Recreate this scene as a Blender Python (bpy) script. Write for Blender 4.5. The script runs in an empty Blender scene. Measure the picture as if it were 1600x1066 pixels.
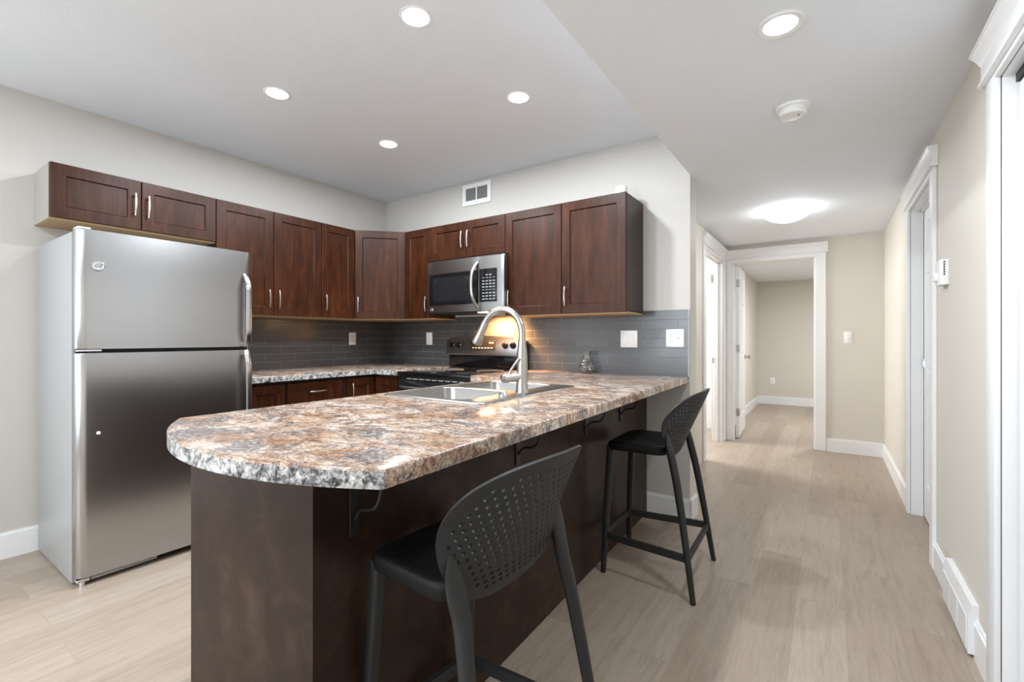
import bpy, bmesh, math, random
from mathutils import Vector, Matrix
from mathutils.geometry import delaunay_2d_cdt

S = bpy.context.scene
C = S.collection
PI = math.pi
random.seed(4)

# ------------------------------------------------------------------ camera
cam_d = bpy.data.cameras.new('camera')
cam_d.sensor_width = 36.0
cam_d.lens = 722.83 / 1600 * 36
cam_d.shift_y = -5.0 / 1600
cam_d.clip_start = 0.02
cam = bpy.data.objects.new('camera', cam_d)
C.objects.link(cam)
cam.location = (0, 0, 1.19)
cam.rotation_euler = (PI / 2, 0, math.radians(34.371))
S.camera = cam

# ------------------------------------------------------------------ view, world
S.view_settings.view_transform = 'Standard'
S.view_settings.look = 'None'
S.view_settings.gamma = 1
S.view_settings.use_curve_mapping = False
S.view_settings.exposure = 0.47
W = bpy.data.worlds.new('world')
S.world = W
W.use_nodes = True
W.node_tree.nodes['Background'].inputs[0].default_value = (0.9, 0.95, 1, 1)
W.node_tree.nodes['Background'].inputs[1].default_value = 1.0
try:
    S.cycles.max_bounces = 10
    S.cycles.diffuse_bounces = 5
    S.cycles.glossy_bounces = 4
    S.cycles.transmission_bounces = 8
    S.cycles.caustics_reflective = False
    S.cycles.caustics_refractive = False
    S.cycles.sample_clamp_indirect = 4.0
except Exception:
    pass


def light(name, kind, loc, power, color=(1, 1, 1), size=0.1, size_y=None, rot=(0, 0, 0), spot=None):
    d = bpy.data.lights.new(name, kind)
    d.energy = power
    d.color = color
    if kind == 'AREA':
        if size_y:
            d.shape = 'RECTANGLE'
            d.size = size
            d.size_y = size_y
        else:
            d.shape = 'DISK'
            d.size = size
    else:
        d.shadow_soft_size = size
        if kind == 'SPOT':
            d.spot_size = spot
            d.spot_blend = 0.6
    o = bpy.data.objects.new(name, d)
    C.objects.link(o)
    o.location = loc
    o.rotation_euler = rot
    return o


# daylight through the windows of the living room behind the camera
light('window_daylight', 'AREA', (-1.95, -3.62, 1.35), 88, (0.84, 0.925, 1.0), 2.3, 1.5, (PI / 2 + 0.55, 0, 0))
light('patio_daylight', 'AREA', (-3.78, -1.75, 1.30), 16, (0.86, 0.935, 1.0), 1.6, 1.5, (0, -PI / 2 - 0.55, 0))
# daylight and lamps of the rooms off the hall
light('hall_room_daylight', 'AREA', (-2.6, 5.3, 1.9), 60, (1, 0.99, 0.97), 0.9, 0.9, (0, -PI / 2 * 0.8, 0))
light('far_room_lamp', 'AREA', (0.35, 7.4, 2.15), 42, (0.92, 0.96, 1.0), 0.5, None, (0, 0, 0))


# ------------------------------------------------------------------ materials
def nd(nt, t, **kw):
    n = nt.nodes.new(t)
    for k, v in kw.items():
        setattr(n, k, v)
    return n


def mat(name, col, rough=0.5, metal=0.0, **kw):
    m = bpy.data.materials.new(name)
    m.use_nodes = True
    b = m.node_tree.nodes['Principled BSDF']
    b.inputs['Base Color'].default_value = (*col, 1)
    b.inputs['Roughness'].default_value = rough
    b.inputs['Metallic'].default_value = metal
    for k, v in kw.items():
        b.inputs[k].default_value = v
    return m


def bsdf(m):
    return m.node_tree.nodes['Principled BSDF']


def coords(nt, scale=(1, 1, 1), loc=(0, 0, 0), rot=(0, 0, 0)):
    tc = nd(nt, 'ShaderNodeTexCoord')
    mp = nd(nt, 'ShaderNodeMapping')
    mp.inputs['Scale'].default_value = scale
    mp.inputs['Location'].default_value = loc
    mp.inputs['Rotation'].default_value = rot
    nt.links.new(tc.outputs['Object'], mp.inputs['Vector'])
    return mp.outputs['Vector']


def noise(nt, vec, scale, detail=5, rough=0.55, dist=0.0):
    n = nd(nt, 'ShaderNodeTexNoise')
    n.inputs['Scale'].default_value = scale
    n.inputs['Detail'].default_value = detail
    n.inputs['Roughness'].default_value = rough
    n.inputs['Distortion'].default_value = dist
    nt.links.new(vec, n.inputs['Vector'])
    return n.outputs['Fac']


def ramp(nt, fac, stops):
    r = nd(nt, 'ShaderNodeValToRGB')
    e = r.color_ramp.elements
    while len(e) < len(stops):
        e.new(0.5)
    for el, (p, c) in zip(e, stops):
        el.position = p
        el.color = (*c, 1) if len(c) == 3 else c
    nt.links.new(fac, r.inputs[0])
    return r.outputs[0]


def mix(nt, fac, a, b, mode='MIX'):
    m = nd(nt, 'ShaderNodeMix', data_type='RGBA', blend_type=mode)
    for i, v in ((0, fac), (6, a), (7, b)):
        if isinstance(v, (int, float)):
            m.inputs[i].default_value = v
        elif isinstance(v, tuple):
            m.inputs[i].default_value = (*v, 1)
        else:
            nt.links.new(v, m.inputs[i])
    return m.outputs[2]


def math_n(nt, op, a, b=None):
    m = nd(nt, 'ShaderNodeMath', operation=op)
    for i, v in enumerate((a, b)):
        if v is None:
            continue
        if isinstance(v, (int, float)):
            m.inputs[i].default_value = v
        else:
            nt.links.new(v, m.inputs[i])
    return m.outputs[0]


def bump(nt, m, h, strength, dist=0.01):
    b = nd(nt, 'ShaderNodeBump')
    b.inputs['Strength'].default_value = strength
    b.inputs['Distance'].default_value = dist
    nt.links.new(h, b.inputs['Height'])
    nt.links.new(b.outputs[0], bsdf(m).inputs['Normal'])


def painted(name, col, rough=0.6, bs=0.05, scale=180):
    m = mat(name, col, rough)
    nt = m.node_tree
    v = coords(nt)
    n = noise(nt, v, 2.0, 3)
    c = mix(nt, n, tuple(x * 0.97 for x in col), tuple(min(1, x * 1.03) for x in col))
    nt.links.new(c, bsdf(m).inputs['Base Color'])
    bump(nt, m, noise(nt, v, scale, 3), bs, 0.004)
    return m


M = {}
M['wall_kitchen'] = painted('paint_greige', (0.54, 0.515, 0.48))
M['wall_hall'] = painted('paint_warm_beige', (0.645, 0.605, 0.54))
M['ceiling'] = painted('paint_ceiling_white', (0.815, 0.85, 0.89), 0.8, 0.25, 120)
M['trim'] = mat('paint_trim_white', (0.80, 0.80, 0.80), 0.35)
M['plastic_white'] = mat('plastic_white', (0.85, 0.85, 0.84), 0.35)
M['plastic_grey'] = mat('plastic_grey', (0.35, 0.35, 0.35), 0.4)
M['black_gloss'] = mat('black_gloss', (0.006, 0.006, 0.007), 0.08)
M['black_glass'] = mat('black_glass', (0.012, 0.012, 0.013), 0.05)
M['black_metal'] = mat('black_painted_metal', (0.012, 0.012, 0.012), 0.4)
M['dark_gap'] = mat('dark_rubber', (0.015, 0.015, 0.016), 0.6)
M['key_print'] = mat('key_print_grey', (0.34, 0.34, 0.34), 0.5)
M['slot'] = mat('slot_dark', (0.02, 0.02, 0.02), 0.6)
M['grille'] = mat('grille_grey', (0.22, 0.22, 0.21), 0.6)
M['nickel'] = mat('brushed_nickel', (0.47, 0.45, 0.42), 0.28, 1.0)
M['chrome'] = mat('chrome', (0.75, 0.75, 0.76), 0.12, 1.0)
M['maple'] = mat('maple_laminate', (0.50, 0.33, 0.17), 0.5)
M['grey_side'] = painted('cabinet_side_grey', (0.34, 0.32, 0.295), 0.4, 0.02)  # plain grey for the side of the cabinet above the fridge
M['fridge_side'] = painted('fridge_side_grey', (0.34, 0.345, 0.35), 0.35, 0.06, 300)
M['sink_steel'] = mat('sink_steel', (0.46, 0.45, 0.43), 0.28, 1.0)

m = mat('brushed_stainless', (0.47, 0.47, 0.475), 0.26, 1.0)
nt = m.node_tree
bsdf(m).inputs['Anisotropic'].default_value = 0.6
tg = nd(nt, 'ShaderNodeTangent', direction_type='RADIAL', axis='Z')
nt.links.new(tg.outputs[0], bsdf(m).inputs['Tangent'])
M['stainless'] = m

m = mat('stool_plastic', (0.021, 0.021, 0.0215), 0.48)
bsdf(m).inputs['Specular IOR Level'].default_value = 0.3
bump(m.node_tree, m, noise(m.node_tree, coords(m.node_tree), 600, 2), 0.05, 0.002)
M['stool'] = m
M['stool_seat'] = mat('stool_seat_black', (0.006, 0.006, 0.006), 0.55)
bsdf(M['stool_seat']).inputs['Specular IOR Level'].default_value = 0.2
M['stainless_dark_reflect'] = mat('stainless_dark_reflect', (0.36, 0.35, 0.345), 0.28, 1.0)  # steel colour darkened to stand in for reflections of a dark room

m = bpy.data.materials.new('clear_glass')
m.use_nodes = True
nt = m.node_tree
nt.nodes.remove(nt.nodes['Principled BSDF'])
tr = nd(nt, 'ShaderNodeBsdfTransparent')
tr.inputs[0].default_value = (0.93, 0.95, 0.95, 1)
gl = nd(nt, 'ShaderNodeBsdfGlossy')
gl.inputs['Roughness'].default_value = 0.03
lw = nd(nt, 'ShaderNodeLayerWeight')
lw.inputs['Blend'].default_value = 0.28
mx = nd(nt, 'ShaderNodeMixShader')
nt.links.new(math_n(nt, 'ADD', math_n(nt, 'MULTIPLY', lw.outputs['Facing'], 0.75), 0.04), mx.inputs[0])
nt.links.new(tr.outputs[0], mx.inputs[1])
nt.links.new(gl.outputs[0], mx.inputs[2])
nt.links.new(mx.outputs[0], nt.nodes['Material Output'].inputs['Surface'])
M['glass'] = m


def emit(name, col, s):
    m = mat(name, (0.9, 0.9, 0.9), 0.4)
    b = bsdf(m)
    b.inputs['Emission Color'].default_value = (*col, 1)
    b.inputs['Emission Strength'].default_value = s
    return m


M['lens'] = emit('lamp_lens', (1, 0.99, 0.97), 14)
M['dome'] = emit('dome_glass_lit', (0.90, 0.95, 1.0), 19.0)
M['cook_lens'] = emit('cooktop_lamp_lens', (1, 0.62, 0.30), 90)


def wood(name, lo, mid, hi, rough=0.33, vert='Z'):
    m = mat(name, mid, rough)
    nt = m.node_tree
    sc = {'Z': (9, 9, 1.2), 'Y': (9, 1.2, 9), 'D': (3, 3, 3)}[vert]
    v = coords(nt, sc)
    v2 = coords(nt, (1, 1, 0.6))
    a = noise(nt, v, 3.0, 8, 0.65, 0.6)
    b = noise(nt, v2, 5.0, 4, 0.6, 0.4)
    c = ramp(nt, a, [(0.25, lo), (0.5, mid), (0.78, hi)])
    blot = ramp(nt, b, [(0.3, (0.72, 0.72, 0.72)), (0.7, (1.25, 1.22, 1.2))])
    c = mix(nt, 1.0, c, blot, 'MULTIPLY')
    nt.links.new(c, bsdf(m).inputs['Base Color'])
    bump(nt, m, a, 0.06, 0.003)
    bsdf(m).inputs['Specular IOR Level'].default_value = 0.2
    bsdf(m).inputs['Coat Weight'].default_value = 0.05
    bsdf(m).inputs['Coat Roughness'].default_value = 0.25
    return m


M['wood'] = wood('stained_maple_door', (0.020, 0.0054, 0.0020), (0.039, 0.0118, 0.0044), (0.074, 0.0250, 0.0100))
M['wood_side'] = wood('stained_side_panel', (0.026, 0.013, 0.010), (0.036, 0.019, 0.014), (0.050, 0.027, 0.020))
M['wood_panel'] = wood('stained_island_panel', (0.0150, 0.0074, 0.0044), (0.0235, 0.0120, 0.0073), (0.056, 0.032, 0.0205), 0.40, 'D')

# floor planks along Y
m = mat('oak_vinyl_plank', (0.5, 0.4, 0.32), 0.38)
nt = m.node_tree
v = coords(nt, (1, 1, 1), (0.05, 0.3, 0), (0, 0, PI / 2))
br = nd(nt, 'ShaderNodeTexBrick')
br.offset = 0.37
br.offset_frequency = 2
br.inputs['Color1'].default_value = (0.0, 0.0, 0.0, 1)
br.inputs['Color2'].default_value = (1, 1, 1, 1)
br.inputs['Mortar'].default_value = (0.5, 0.5, 0.5, 1)
br.inputs['Scale'].default_value = 1
br.inputs['Mortar Size'].default_value = 0.0011
br.inputs['Mortar Smooth'].default_value = 0.3
br.inputs['Bias'].default_value = 0
br.inputs['Brick Width'].default_value = 1.22
br.inputs['Row Height'].default_value = 0.18
nt.links.new(v, br.inputs['Vector'])
plank = ramp(nt, br.outputs['Color'], [(0.0, (0.318, 0.250, 0.193)), (0.5, (0.352, 0.284, 0.224)), (1.0, (0.390, 0.322, 0.260))])
gv = coords(nt, (14, 1.1, 1))
off = nd(nt, 'ShaderNodeVectorMath', operation='ADD')
nt.links.new(gv, off.inputs[0])
sc_ = nd(nt, 'ShaderNodeVectorMath', operation='SCALE')
nt.links.new(br.outputs['Color'], sc_.inputs[0])
sc_.inputs['Scale'].default_value = 9.0
nt.links.new(sc_.outputs[0], off.inputs[1])
g1 = noise(nt, off.outputs[0], 3.0, 9, 0.62, 0.8)
g2 = noise(nt, off.outputs[0], 14.0, 6, 0.6, 0.2)
gr = ramp(nt, g1, [(0.25, (0.80, 0.785, 0.77)), (0.5, (1, 1, 1)), (0.75, (1.10, 1.10, 1.10))])
gr2 = ramp(nt, g2, [(0.35, (0.93, 0.925, 0.92)), (0.6, (1.02, 1.02, 1.02))])
c = mix(nt, 1.0, plank, gr, 'MULTIPLY')
c = mix(nt, 1.0, c, gr2, 'MULTIPLY')
c = mix(nt, math_n(nt, 'MULTIPLY', br.outputs['Fac'], 0.35), c, (0.20, 0.155, 0.12))
nt.links.new(c, bsdf(m).inputs['Base Color'])
hb = math_n(nt, 'SUBTRACT', math_n(nt, 'MULTIPLY', g2, 0.12), br.outputs['Fac'])
bump(nt, m, hb, 0.25, 0.002)
M['floor'] = m


def granite(name, warm):
    m = mat(name, (0.6, 0.45, 0.35), 0.16)
    nt = m.node_tree
    v = coords(nt, (1, 1, 1), (0.3, 0.2, 0), (0, 0, -0.6))
    vs = coords(nt, (0.75, 1.3, 1.0), (0.1, 0.4, 0), (0, 0, -0.45))
    low = noise(nt, vs, 3.6, 3, 0.5, 1.2)
    a = noise(nt, vs, 13.0, 12, 0.74, 1.1)
    b = noise(nt, v, 5.0 if warm else 14.0, 10, 0.72, 1.6)
    vein = noise(nt, vs, 10.0, 9, 0.66, 2.4)
    d = noise(nt, v, 75 if warm else 46, 5, 0.72, 0.5)
    e = noise(nt, v, 170, 3, 0.6, 0.3)
    if warm:
        cream = ramp(nt, a, [(0.30, (0.13, 0.070, 0.048)), (0.42, (0.38, 0.255, 0.185)), (0.51, (0.68, 0.545, 0.435)), (0.64, (0.84, 0.78, 0.71))])
        tan = ramp(nt, a, [(0.30, (0.10, 0.045, 0.026)), (0.42, (0.30, 0.155, 0.085)), (0.54, (0.52, 0.335, 0.215)), (0.68, (0.70, 0.56, 0.44))])
        base = mix(nt, ramp(nt, low, [(0.46, (0, 0, 0)), (0.62, (1, 1, 1))]), cream, tan)
        grey = ramp(nt, d, [(0.36, (0.030, 0.028, 0.031)), (0.50, (0.165, 0.152, 0.158)), (0.62, (0.58, 0.545, 0.515))])
        gm = ramp(nt, b, [(0.49, (0, 0, 0)), (0.58, (0.85,) * 3)])
        vn = math_n(nt, 'ABSOLUTE', math_n(nt, 'SUBTRACT', vein, 0.5))
        vm = ramp(nt, vn, [(0.0, (0.75,) * 3), (0.035, (0, 0, 0))])
        vc = (0.13, 0.062, 0.042)
        sp = ramp(nt, d, [(0.34, (0.75,) * 3), (0.42, (0, 0, 0))])
        spc = (0.09, 0.055, 0.045)
    else:
        base = ramp(nt, d, [(0.35, (0.13, 0.13, 0.13)), (0.46, (0.46, 0.455, 0.445)), (0.58, (0.74, 0.74, 0.735))])
        grey = ramp(nt, d, [(0.38, (0.025, 0.025, 0.028)), (0.50, (0.17, 0.17, 0.18)), (0.62, (0.58, 0.58, 0.58))])
        gm = ramp(nt, b, [(0.46, (0.0,) * 3), (0.54, (0.95,) * 3)])
        vm = None
        sp = ramp(nt, d, [(0.35, (0.85,) * 3), (0.43, (0, 0, 0))])
        spc = (0.03, 0.03, 0.033)
    c = mix(nt, gm, base, grey)
    if vm is not None:
        c = mix(nt, vm, c, vc)
    c = mix(nt, sp, c, spc)
    fl = ramp(nt, e, [(0.36, (0.57, 0.55, 0.54)), (0.5, (0.87, 0.87, 0.87)), (0.66, (1.06, 1.05, 1.04))])
    c = mix(nt, 1.0, c, fl, 'MULTIPLY')
    nt.links.new(c, bsdf(m).inputs['Base Color'])
    return m


M['granite'] = granite('granite_laminate', True)
M['granite_edge'] = granite('granite_edge_band', False)


def tile(name, axis, shift):
    m = mat(name, (0.2, 0.2, 0.2), 0.22)
    nt = m.node_tree
    tc = nd(nt, 'ShaderNodeTexCoord')
    sp = nd(nt, 'ShaderNodeSeparateXYZ')
    nt.links.new(tc.outputs['Object'], sp.inputs[0])
    cb = nd(nt, 'ShaderNodeCombineXYZ')
    nt.links.new(math_n(nt, 'ADD', sp.outputs[axis], shift), cb.inputs[0])
    nt.links.new(math_n(nt, 'SUBTRACT', sp.outputs[2], 0.936), cb.inputs[1])
    br = nd(nt, 'ShaderNodeTexBrick')
    br.offset = 0.5
    br.inputs['Color1'].default_value = (0.070, 0.071, 0.073, 1)
    br.inputs['Color2'].default_value = (0.082, 0.083, 0.085, 1)
    br.inputs['Mortar'].default_value = (0.175, 0.175, 0.175, 1)
    br.inputs['Scale'].default_value = 1
    br.inputs['Mortar Size'].default_value = 0.0016
    br.inputs['Mortar Smooth'].default_value = 0.2
    br.inputs['Brick Width'].default_value = 0.245
    br.inputs['Row Height'].default_value = 0.0625
    nt.links.new(cb.outputs[0], br.inputs['Vector'])
    nt.links.new(br.outputs['Color'], bsdf(m).inputs['Base Color'])
    nt.links.new(ramp(nt, br.outputs['Fac'], [(0, (0.2,) * 3), (1, (0.7,) * 3)]), bsdf(m).inputs['Roughness'])
    bump(nt, m, math_n(nt, 'MULTIPLY', br.outputs['Fac'], -1.0), 0.35, 0.002)
    return m


M['tile_back'] = tile('grey_glass_tile_back', 0, 0.0805)
M['tile_left'] = tile('grey_glass_tile_left', 1, 0.05)


# ------------------------------------------------------------------ mesh helpers
class MB:
    def __init__(s):
        s.bm = bmesh.new()

    def _bev(s, geom_verts, w, seg):
        if w > 0:
            vs = set(geom_verts)
            es = [e for e in s.bm.edges if e.verts[0] in vs and e.verts[1] in vs]
            bmesh.ops.bevel(s.bm, geom=es, offset=w, segments=seg, profile=0.5, affect='EDGES', clamp_overlap=True)

    def box(s, x0, x1, y0, y1, z0, z1, bev=0.0, seg=1, rot=None, piv=None):
        r = bmesh.ops.create_cube(s.bm, size=1.0)
        vs = r['verts']
        mt = Matrix.Translation(((x0 + x1) / 2, (y0 + y1) / 2, (z0 + z1) / 2)) @ Matrix.Diagonal((abs(x1 - x0), abs(y1 - y0), abs(z1 - z0), 1))
        bmesh.ops.transform(s.bm, matrix=mt, verts=vs)
        if rot is not None:
            p = Vector(piv) if piv else Vector(((x0 + x1) / 2, (y0 + y1) / 2, (z0 + z1) / 2))
            bmesh.ops.transform(s.bm, matrix=Matrix.Translation(p) @ rot.to_4x4() @ Matrix.Translation(-p), verts=vs)
        s._bev(vs, bev, seg)
        return s

    def prism(s, pts, h0, h1, axis='Z', bev=0.0, seg=1):
        """polygon pts (ccw) swept from h0 to h1 along axis; pts are the other two coords in XYZ order"""
        def P(a, b, h):
            return {'Z': (a, b, h), 'Y': (a, h, b), 'X': (h, a, b)}[axis]
        lo = [s.bm.verts.new(P(a, b, h0)) for a, b in pts]
        hi = [s.bm.verts.new(P(a, b, h1)) for a, b in pts]
        n = len(pts)
        s.bm.faces.new(lo[::-1])
        top = s.bm.faces.new(hi)
        for i in range(n):
            s.bm.faces.new((lo[i], lo[(i + 1) % n], hi[(i + 1) % n], hi[i]))
        if bev > 0:
            es = [e for f in (top,) for e in f.edges]
            bot = [e for e in s.bm.edges if e.verts[0] in lo and e.verts[1] in lo]
            bmesh.ops.bevel(s.bm, geom=es + bot, offset=bev, segments=seg, profile=0.5, affect='EDGES', clamp_overlap=True)
        return s

    def tube(s, pts, rad, n=12, sec=None, up=None, caps=True):
        """sweep a section along pts; rad a number or list; sec: list of unit 2D points; up fixes the frame"""
        pts = [Vector(p) for p in pts]
        if not isinstance(rad, (list, tuple)):
            rad = [rad] * len(pts)
        if sec is None:
            sec = [(math.cos(2 * PI * i / n), math.sin(2 * PI * i / n)) for i in range(n)]
        rings = []
        ref = Vector(up) if up else None
        for i, p in enumerate(pts):
            t = (pts[min(i + 1, len(pts) - 1)] - pts[max(i - 1, 0)]).normalized()
            if up is None:
                if ref is None:
                    ref = Vector((0, 0, 1)) if abs(t.z) < 0.9 else Vector((1, 0, 0))
            a = ref - t * ref.dot(t)
            a.normalize()
            b = t.cross(a)
            if up is None:
                ref = a
            rr = rad[i] if isinstance(rad[i], (list, tuple)) else (rad[i], rad[i])
            rings.append([s.bm.verts.new(p + a * (q[0] * rr[0]) + b * (q[1] * rr[1])) for q in sec])
        k = len(sec)
        for A, B in zip(rings, rings[1:]):
            for j in range(k):
                s.bm.faces.new((A[j], A[(j + 1) % k], B[(j + 1) % k], B[j]))
        if caps:
            s.bm.faces.new(rings[0][::-1])
            s.bm.faces.new(rings[-1])
        return s

    def lathe(s, prof, c=(0, 0, 0), n=32, axis='Z', close=False):
        """prof: list of (r, h)"""
        rings = []
        cx, cy, cz = c
        for r, h in prof:
            if r < 1e-6:
                r = 1e-5
            ring = []
            for i in range(n):
                a = 2 * PI * i / n
                u, w = r * math.cos(a), r * math.sin(a)
                ring.append(s.bm.verts.new({'Z': (cx + u, cy + w, cz + h), 'X': (cx + h, cy + u, cz + w), 'Y': (cx + w, cy + h, cz + u)}[axis]))
            rings.append(ring)
        pairs = list(zip(rings, rings[1:]))
        if close:
            pairs.append((rings[-1], rings[0]))
        for A, B in pairs:
            for j in range(n):
                s.bm.faces.new((A[j], A[(j + 1) % n], B[(j + 1) % n], B[j]))
        if not close:
            s.bm.faces.new(rings[0][::-1])
            s.bm.faces.new(rings[-1])
        return s

    def xf(s, mtx):
        bmesh.ops.transform(s.bm, matrix=mtx, verts=s.bm.verts[:])
        return s

    def build(s, name, material, parent=None, smooth=30):
        bmesh.ops.recalc_face_normals(s.bm, faces=s.bm.faces[:])
        off = Vector((0, 0, 0))
        p = parent
        while p is not None:
            off += p.location
            p = p.parent
        if off.length > 0:
            bmesh.ops.translate(s.bm, vec=-off, verts=s.bm.verts[:])
        if smooth:
            lim = math.radians(smooth)
            for f in s.bm.faces:
                f.smooth = True
            for e in s.bm.edges:
                if len(e.link_faces) == 2 and e.calc_face_angle(0) > lim:
                    e.smooth = False
        me = bpy.data.meshes.new(name)
        s.bm.to_mesh(me)
        s.bm.free()
        me.materials.append(material)
        o = bpy.data.objects.new(name, me)
        C.objects.link(o)
        o.parent = parent
        return o


def thing(name, label, cat, loc=(0, 0, 0), group=None):
    o = bpy.data.objects.new(name, None)
    o.empty_display_size = 0.1
    C.objects.link(o)
    o.location = loc
    o['label'] = label
    o['category'] = cat
    if group:
        o['group'] = group
    return o


def tag(o, label, cat, group=None):
    o['label'] = label
    o['category'] = cat
    if group:
        o['group'] = group
    return o


def struct(o, label=None, cat=None):
    o['kind'] = 'structure'
    if label:
        o['label'] = label
    if cat:
        o['category'] = cat
    return o


def sroot(name, label, cat):
    return struct(thing(name, label, cat))


def copy_tree(o, parent=None):
    c = o.copy()
    C.objects.link(c)
    if parent is not None:
        c.parent = parent
    for ch in [x for x in o.children]:
        copy_tree(ch, c)
    return c


def arc(cx, cy, r, a0, a1, n):
    return [(cx + r * math.cos(math.radians(a0 + (a1 - a0) * i / n)), cy + r * math.sin(math.radians(a0 + (a1 - a0) * i / n))) for i in range(n + 1)]


def text_mesh(body, size, mtx, name, material, parent, extrude=0.0006, shear=0.0):
    cu = bpy.data.curves.new(name, 'FONT')
    cu.body = body
    cu.size = size
    cu.extrude = extrude
    cu.shear = shear
    cu.align_x = 'CENTER'
    cu.align_y = 'CENTER'
    o = bpy.data.objects.new(name + '_curve', cu)
    C.objects.link(o)
    dg = bpy.context.evaluated_depsgraph_get()
    me = bpy.data.meshes.new_from_object(o.evaluated_get(dg))
    bpy.data.objects.remove(o)
    bpy.data.curves.remove(cu)
    b = MB()
    b.bm.from_mesh(me)
    bpy.data.meshes.remove(me)
    b.xf(mtx)
    return b.build(name, material, parent, 0)


# ------------------------------------------------------------------ room dimensions
XL, YB = -3.67, 3.13          # left wall, range wall
XB = -0.742                   # end of the range wall, face of the dropped ceiling
XR = 0.459                    # right wall
HC, HB = 2.55, 2.249          # kitchen ceiling, dropped ceiling
YE = 5.88                     # wall at the end of the hall
XH = -1.0                     # left wall of the hall
YR = -3.6                     # wall behind the camera
ZC = 0.936                    # worktop height
T = 0.12

# ------------------------------------------------------------------ shell
struct(MB().box(XL - 0.2, XR + 2.0, YR - 0.2, 10.2, -0.1, 0).build('floor', M['floor'], None, 0), 'light oak plank floor running down the hall', 'floor')
struct(MB().box(XL - T, XB, YR - T, YB + T, HC, HC + 0.1).build('ceiling', M['ceiling'], None, 0), 'white textured kitchen ceiling', 'ceiling')
b = MB()
b.box(XB, XR + T, YR - T, 3.29, HB, HC + 0.1)
b.box(-3.2, XR + T, 3.29, YE + T, HB, HB + 0.1)
struct(b.build('ceiling_dropped', M['ceiling'], None, 0), 'dropped white ceiling over the hall and stools', 'ceiling')
struct(MB().box(XL - T, XB, YB, 3.29, 0, HC).build('wall_back', M['wall_kitchen'], None, 0), 'greige range wall behind the cabinets', 'wall')
b = MB()
b.box(XL - T, XL, -0.9, YB, 0, HC)
b.box(XL - T, XL, YR, -2.6, 0, HC)
b.box(XL - T, XL, -2.6, -0.9, 2.1, HC)
b.box(XL - T, XL, -2.6, -0.9, 0, 0.5)
struct(b.build('wall_left', M['wall_kitchen'], None, 0), 'greige wall behind the fridge', 'wall')
b = MB()
b.box(XL - T, -3.15, YR - T, YR, 0, HC)
b.box(-0.75, XR + T, YR - T, YR, 0, HC)
b.box(-3.15, -0.75, YR - T, YR, 2.15, HC)
b.box(-3.15, -0.75, YR - T, YR, 0, 0.55)
struct(b.build('wall_rear', M['wall_kitchen'], None, 0))
# right wall with two openings
DA0, DA1 = 3.275, 4.10
DB0, DB1 = 1.25, 2.112
ZA, ZB_, ZE = 2.045, 2.03, 2.055
b = MB()
for y0, y1 in ((YR, DB0), (DB1, DA0), (DA1, YE)):
    b.box(XR, XR + T, y0, y1, 0, HB)
b.box(XR, XR + T, DB0, DB1, ZB_, HB)
b.box(XR, XR + T, DA0, DA1, ZA, HB)
struct(b.build('wall_right', M['wall_hall'], None, 0), 'warm beige right wall with doors', 'wall')
# end wall with doorway
EX0, EX1 = -0.916, -0.115
b = MB()
b.box(XH - T, EX0, YE, YE + T, 0, HB)
b.box(EX1, XR + T, YE, YE + T, 0, HB)
b.box(EX0, EX1, YE, YE + T, ZE, HB)
struct(b.build('wall_end', M['wall_hall'], None, 0), 'beige wall at the end of the hall', 'wall')
# hall left wall with doorway
HY0, HY1 = 4.80, 5.745
b = MB()
b.box(XH - T, XH, 3.29, HY0, 0, HB)
b.box(XH - T, XH, HY1, YE, 0, HB)
b.box(XH - T, XH, HY0, HY1, ZE, HB)
b.box(XB - 0.004, XB + 0.0015, YB + 0.001, 3.291, 0, HB)  # hall paint on the range wall end; lighter tone stands in for hall light
struct(b.build('wall_hall', M['wall_hall'], None, 0), 'hall left wall around the bright doorway', 'wall')
# bright room off the hall
b = MB()
b.box(-3.3, -3.2, 3.29, 6.6, 0, HB)
b.box(-3.3, XH - T, 6.5, 6.6, 0, HB)
struct(b.build('wall_side_room', M['trim'], None, 0), 'walls of the bright room off the hall', 'wall')
struct(MB().box(-3.3, XH - T, YE + T, 6.6, HB, HB + 0.1).build('ceiling_side_room', M['ceiling'], None, 0))
# room beyond the end doorway
FY, FXL = 9.5, -1.06
b = MB()
b.box(FXL - 0.1, FXL, YE + T, FY, 0, HB)
b.box(1.2, 1.3, YE + T, FY, 0, HB)
b.box(FXL - 0.1, 1.3, FY, FY + 0.1, 0, HB)
struct(b.build('wall_far_room', M['wall_hall'], None, 0), 'beige walls of the room beyond the end doorway', 'wall')
struct(MB().box(FXL - 0.1, 1.3, YE + T, FY + 0.1, 2.2, 2.3).build('ceiling_far_room', M['ceiling'], None, 0), 'white ceiling of the room beyond', 'ceiling')

# windows behind the camera
def window(name, x0, x1, y0, y1, z0, z1, along):
    r = sroot(name, 'white framed window in the living room', 'window')
    b = MB()
    w = 0.05
    if along == 'X':
        b.box(x0, x0 + w, y0, y1, z0, z1).box(x1 - w, x1, y0, y1, z0, z1)
        b.box(x0, x1, y0, y1, z0, z0 + w).box(x0, x1, y0, y1, z1 - w, z1).box((x0 + x1) / 2 - w / 2, (x0 + x1) / 2 + w / 2, y0, y1, z0, z1)
    else:
        b.box(x0, x1, y0, y0 + w, z0, z1).box(x0, x1, y1 - w, y1, z0, z1)
        b.box(x0, x1, y0, y1, z0, z0 + w).box(x0, x1, y0, y1, z1 - w, z1).box(x0, x1, (y0 + y1) / 2 - w / 2, (y0 + y1) / 2 + w / 2, z0, z1)
    b.build('window_frame', M['trim'], r, 0)


window('window_1', -3.15, -0.75, YR - 0.02, YR + 0.03, 0.55, 2.15, 'X')
window('window_2', XL - 0.02, XL + 0.03, -2.6, -0.9, 0.5, 2.1, 'Y')


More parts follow.
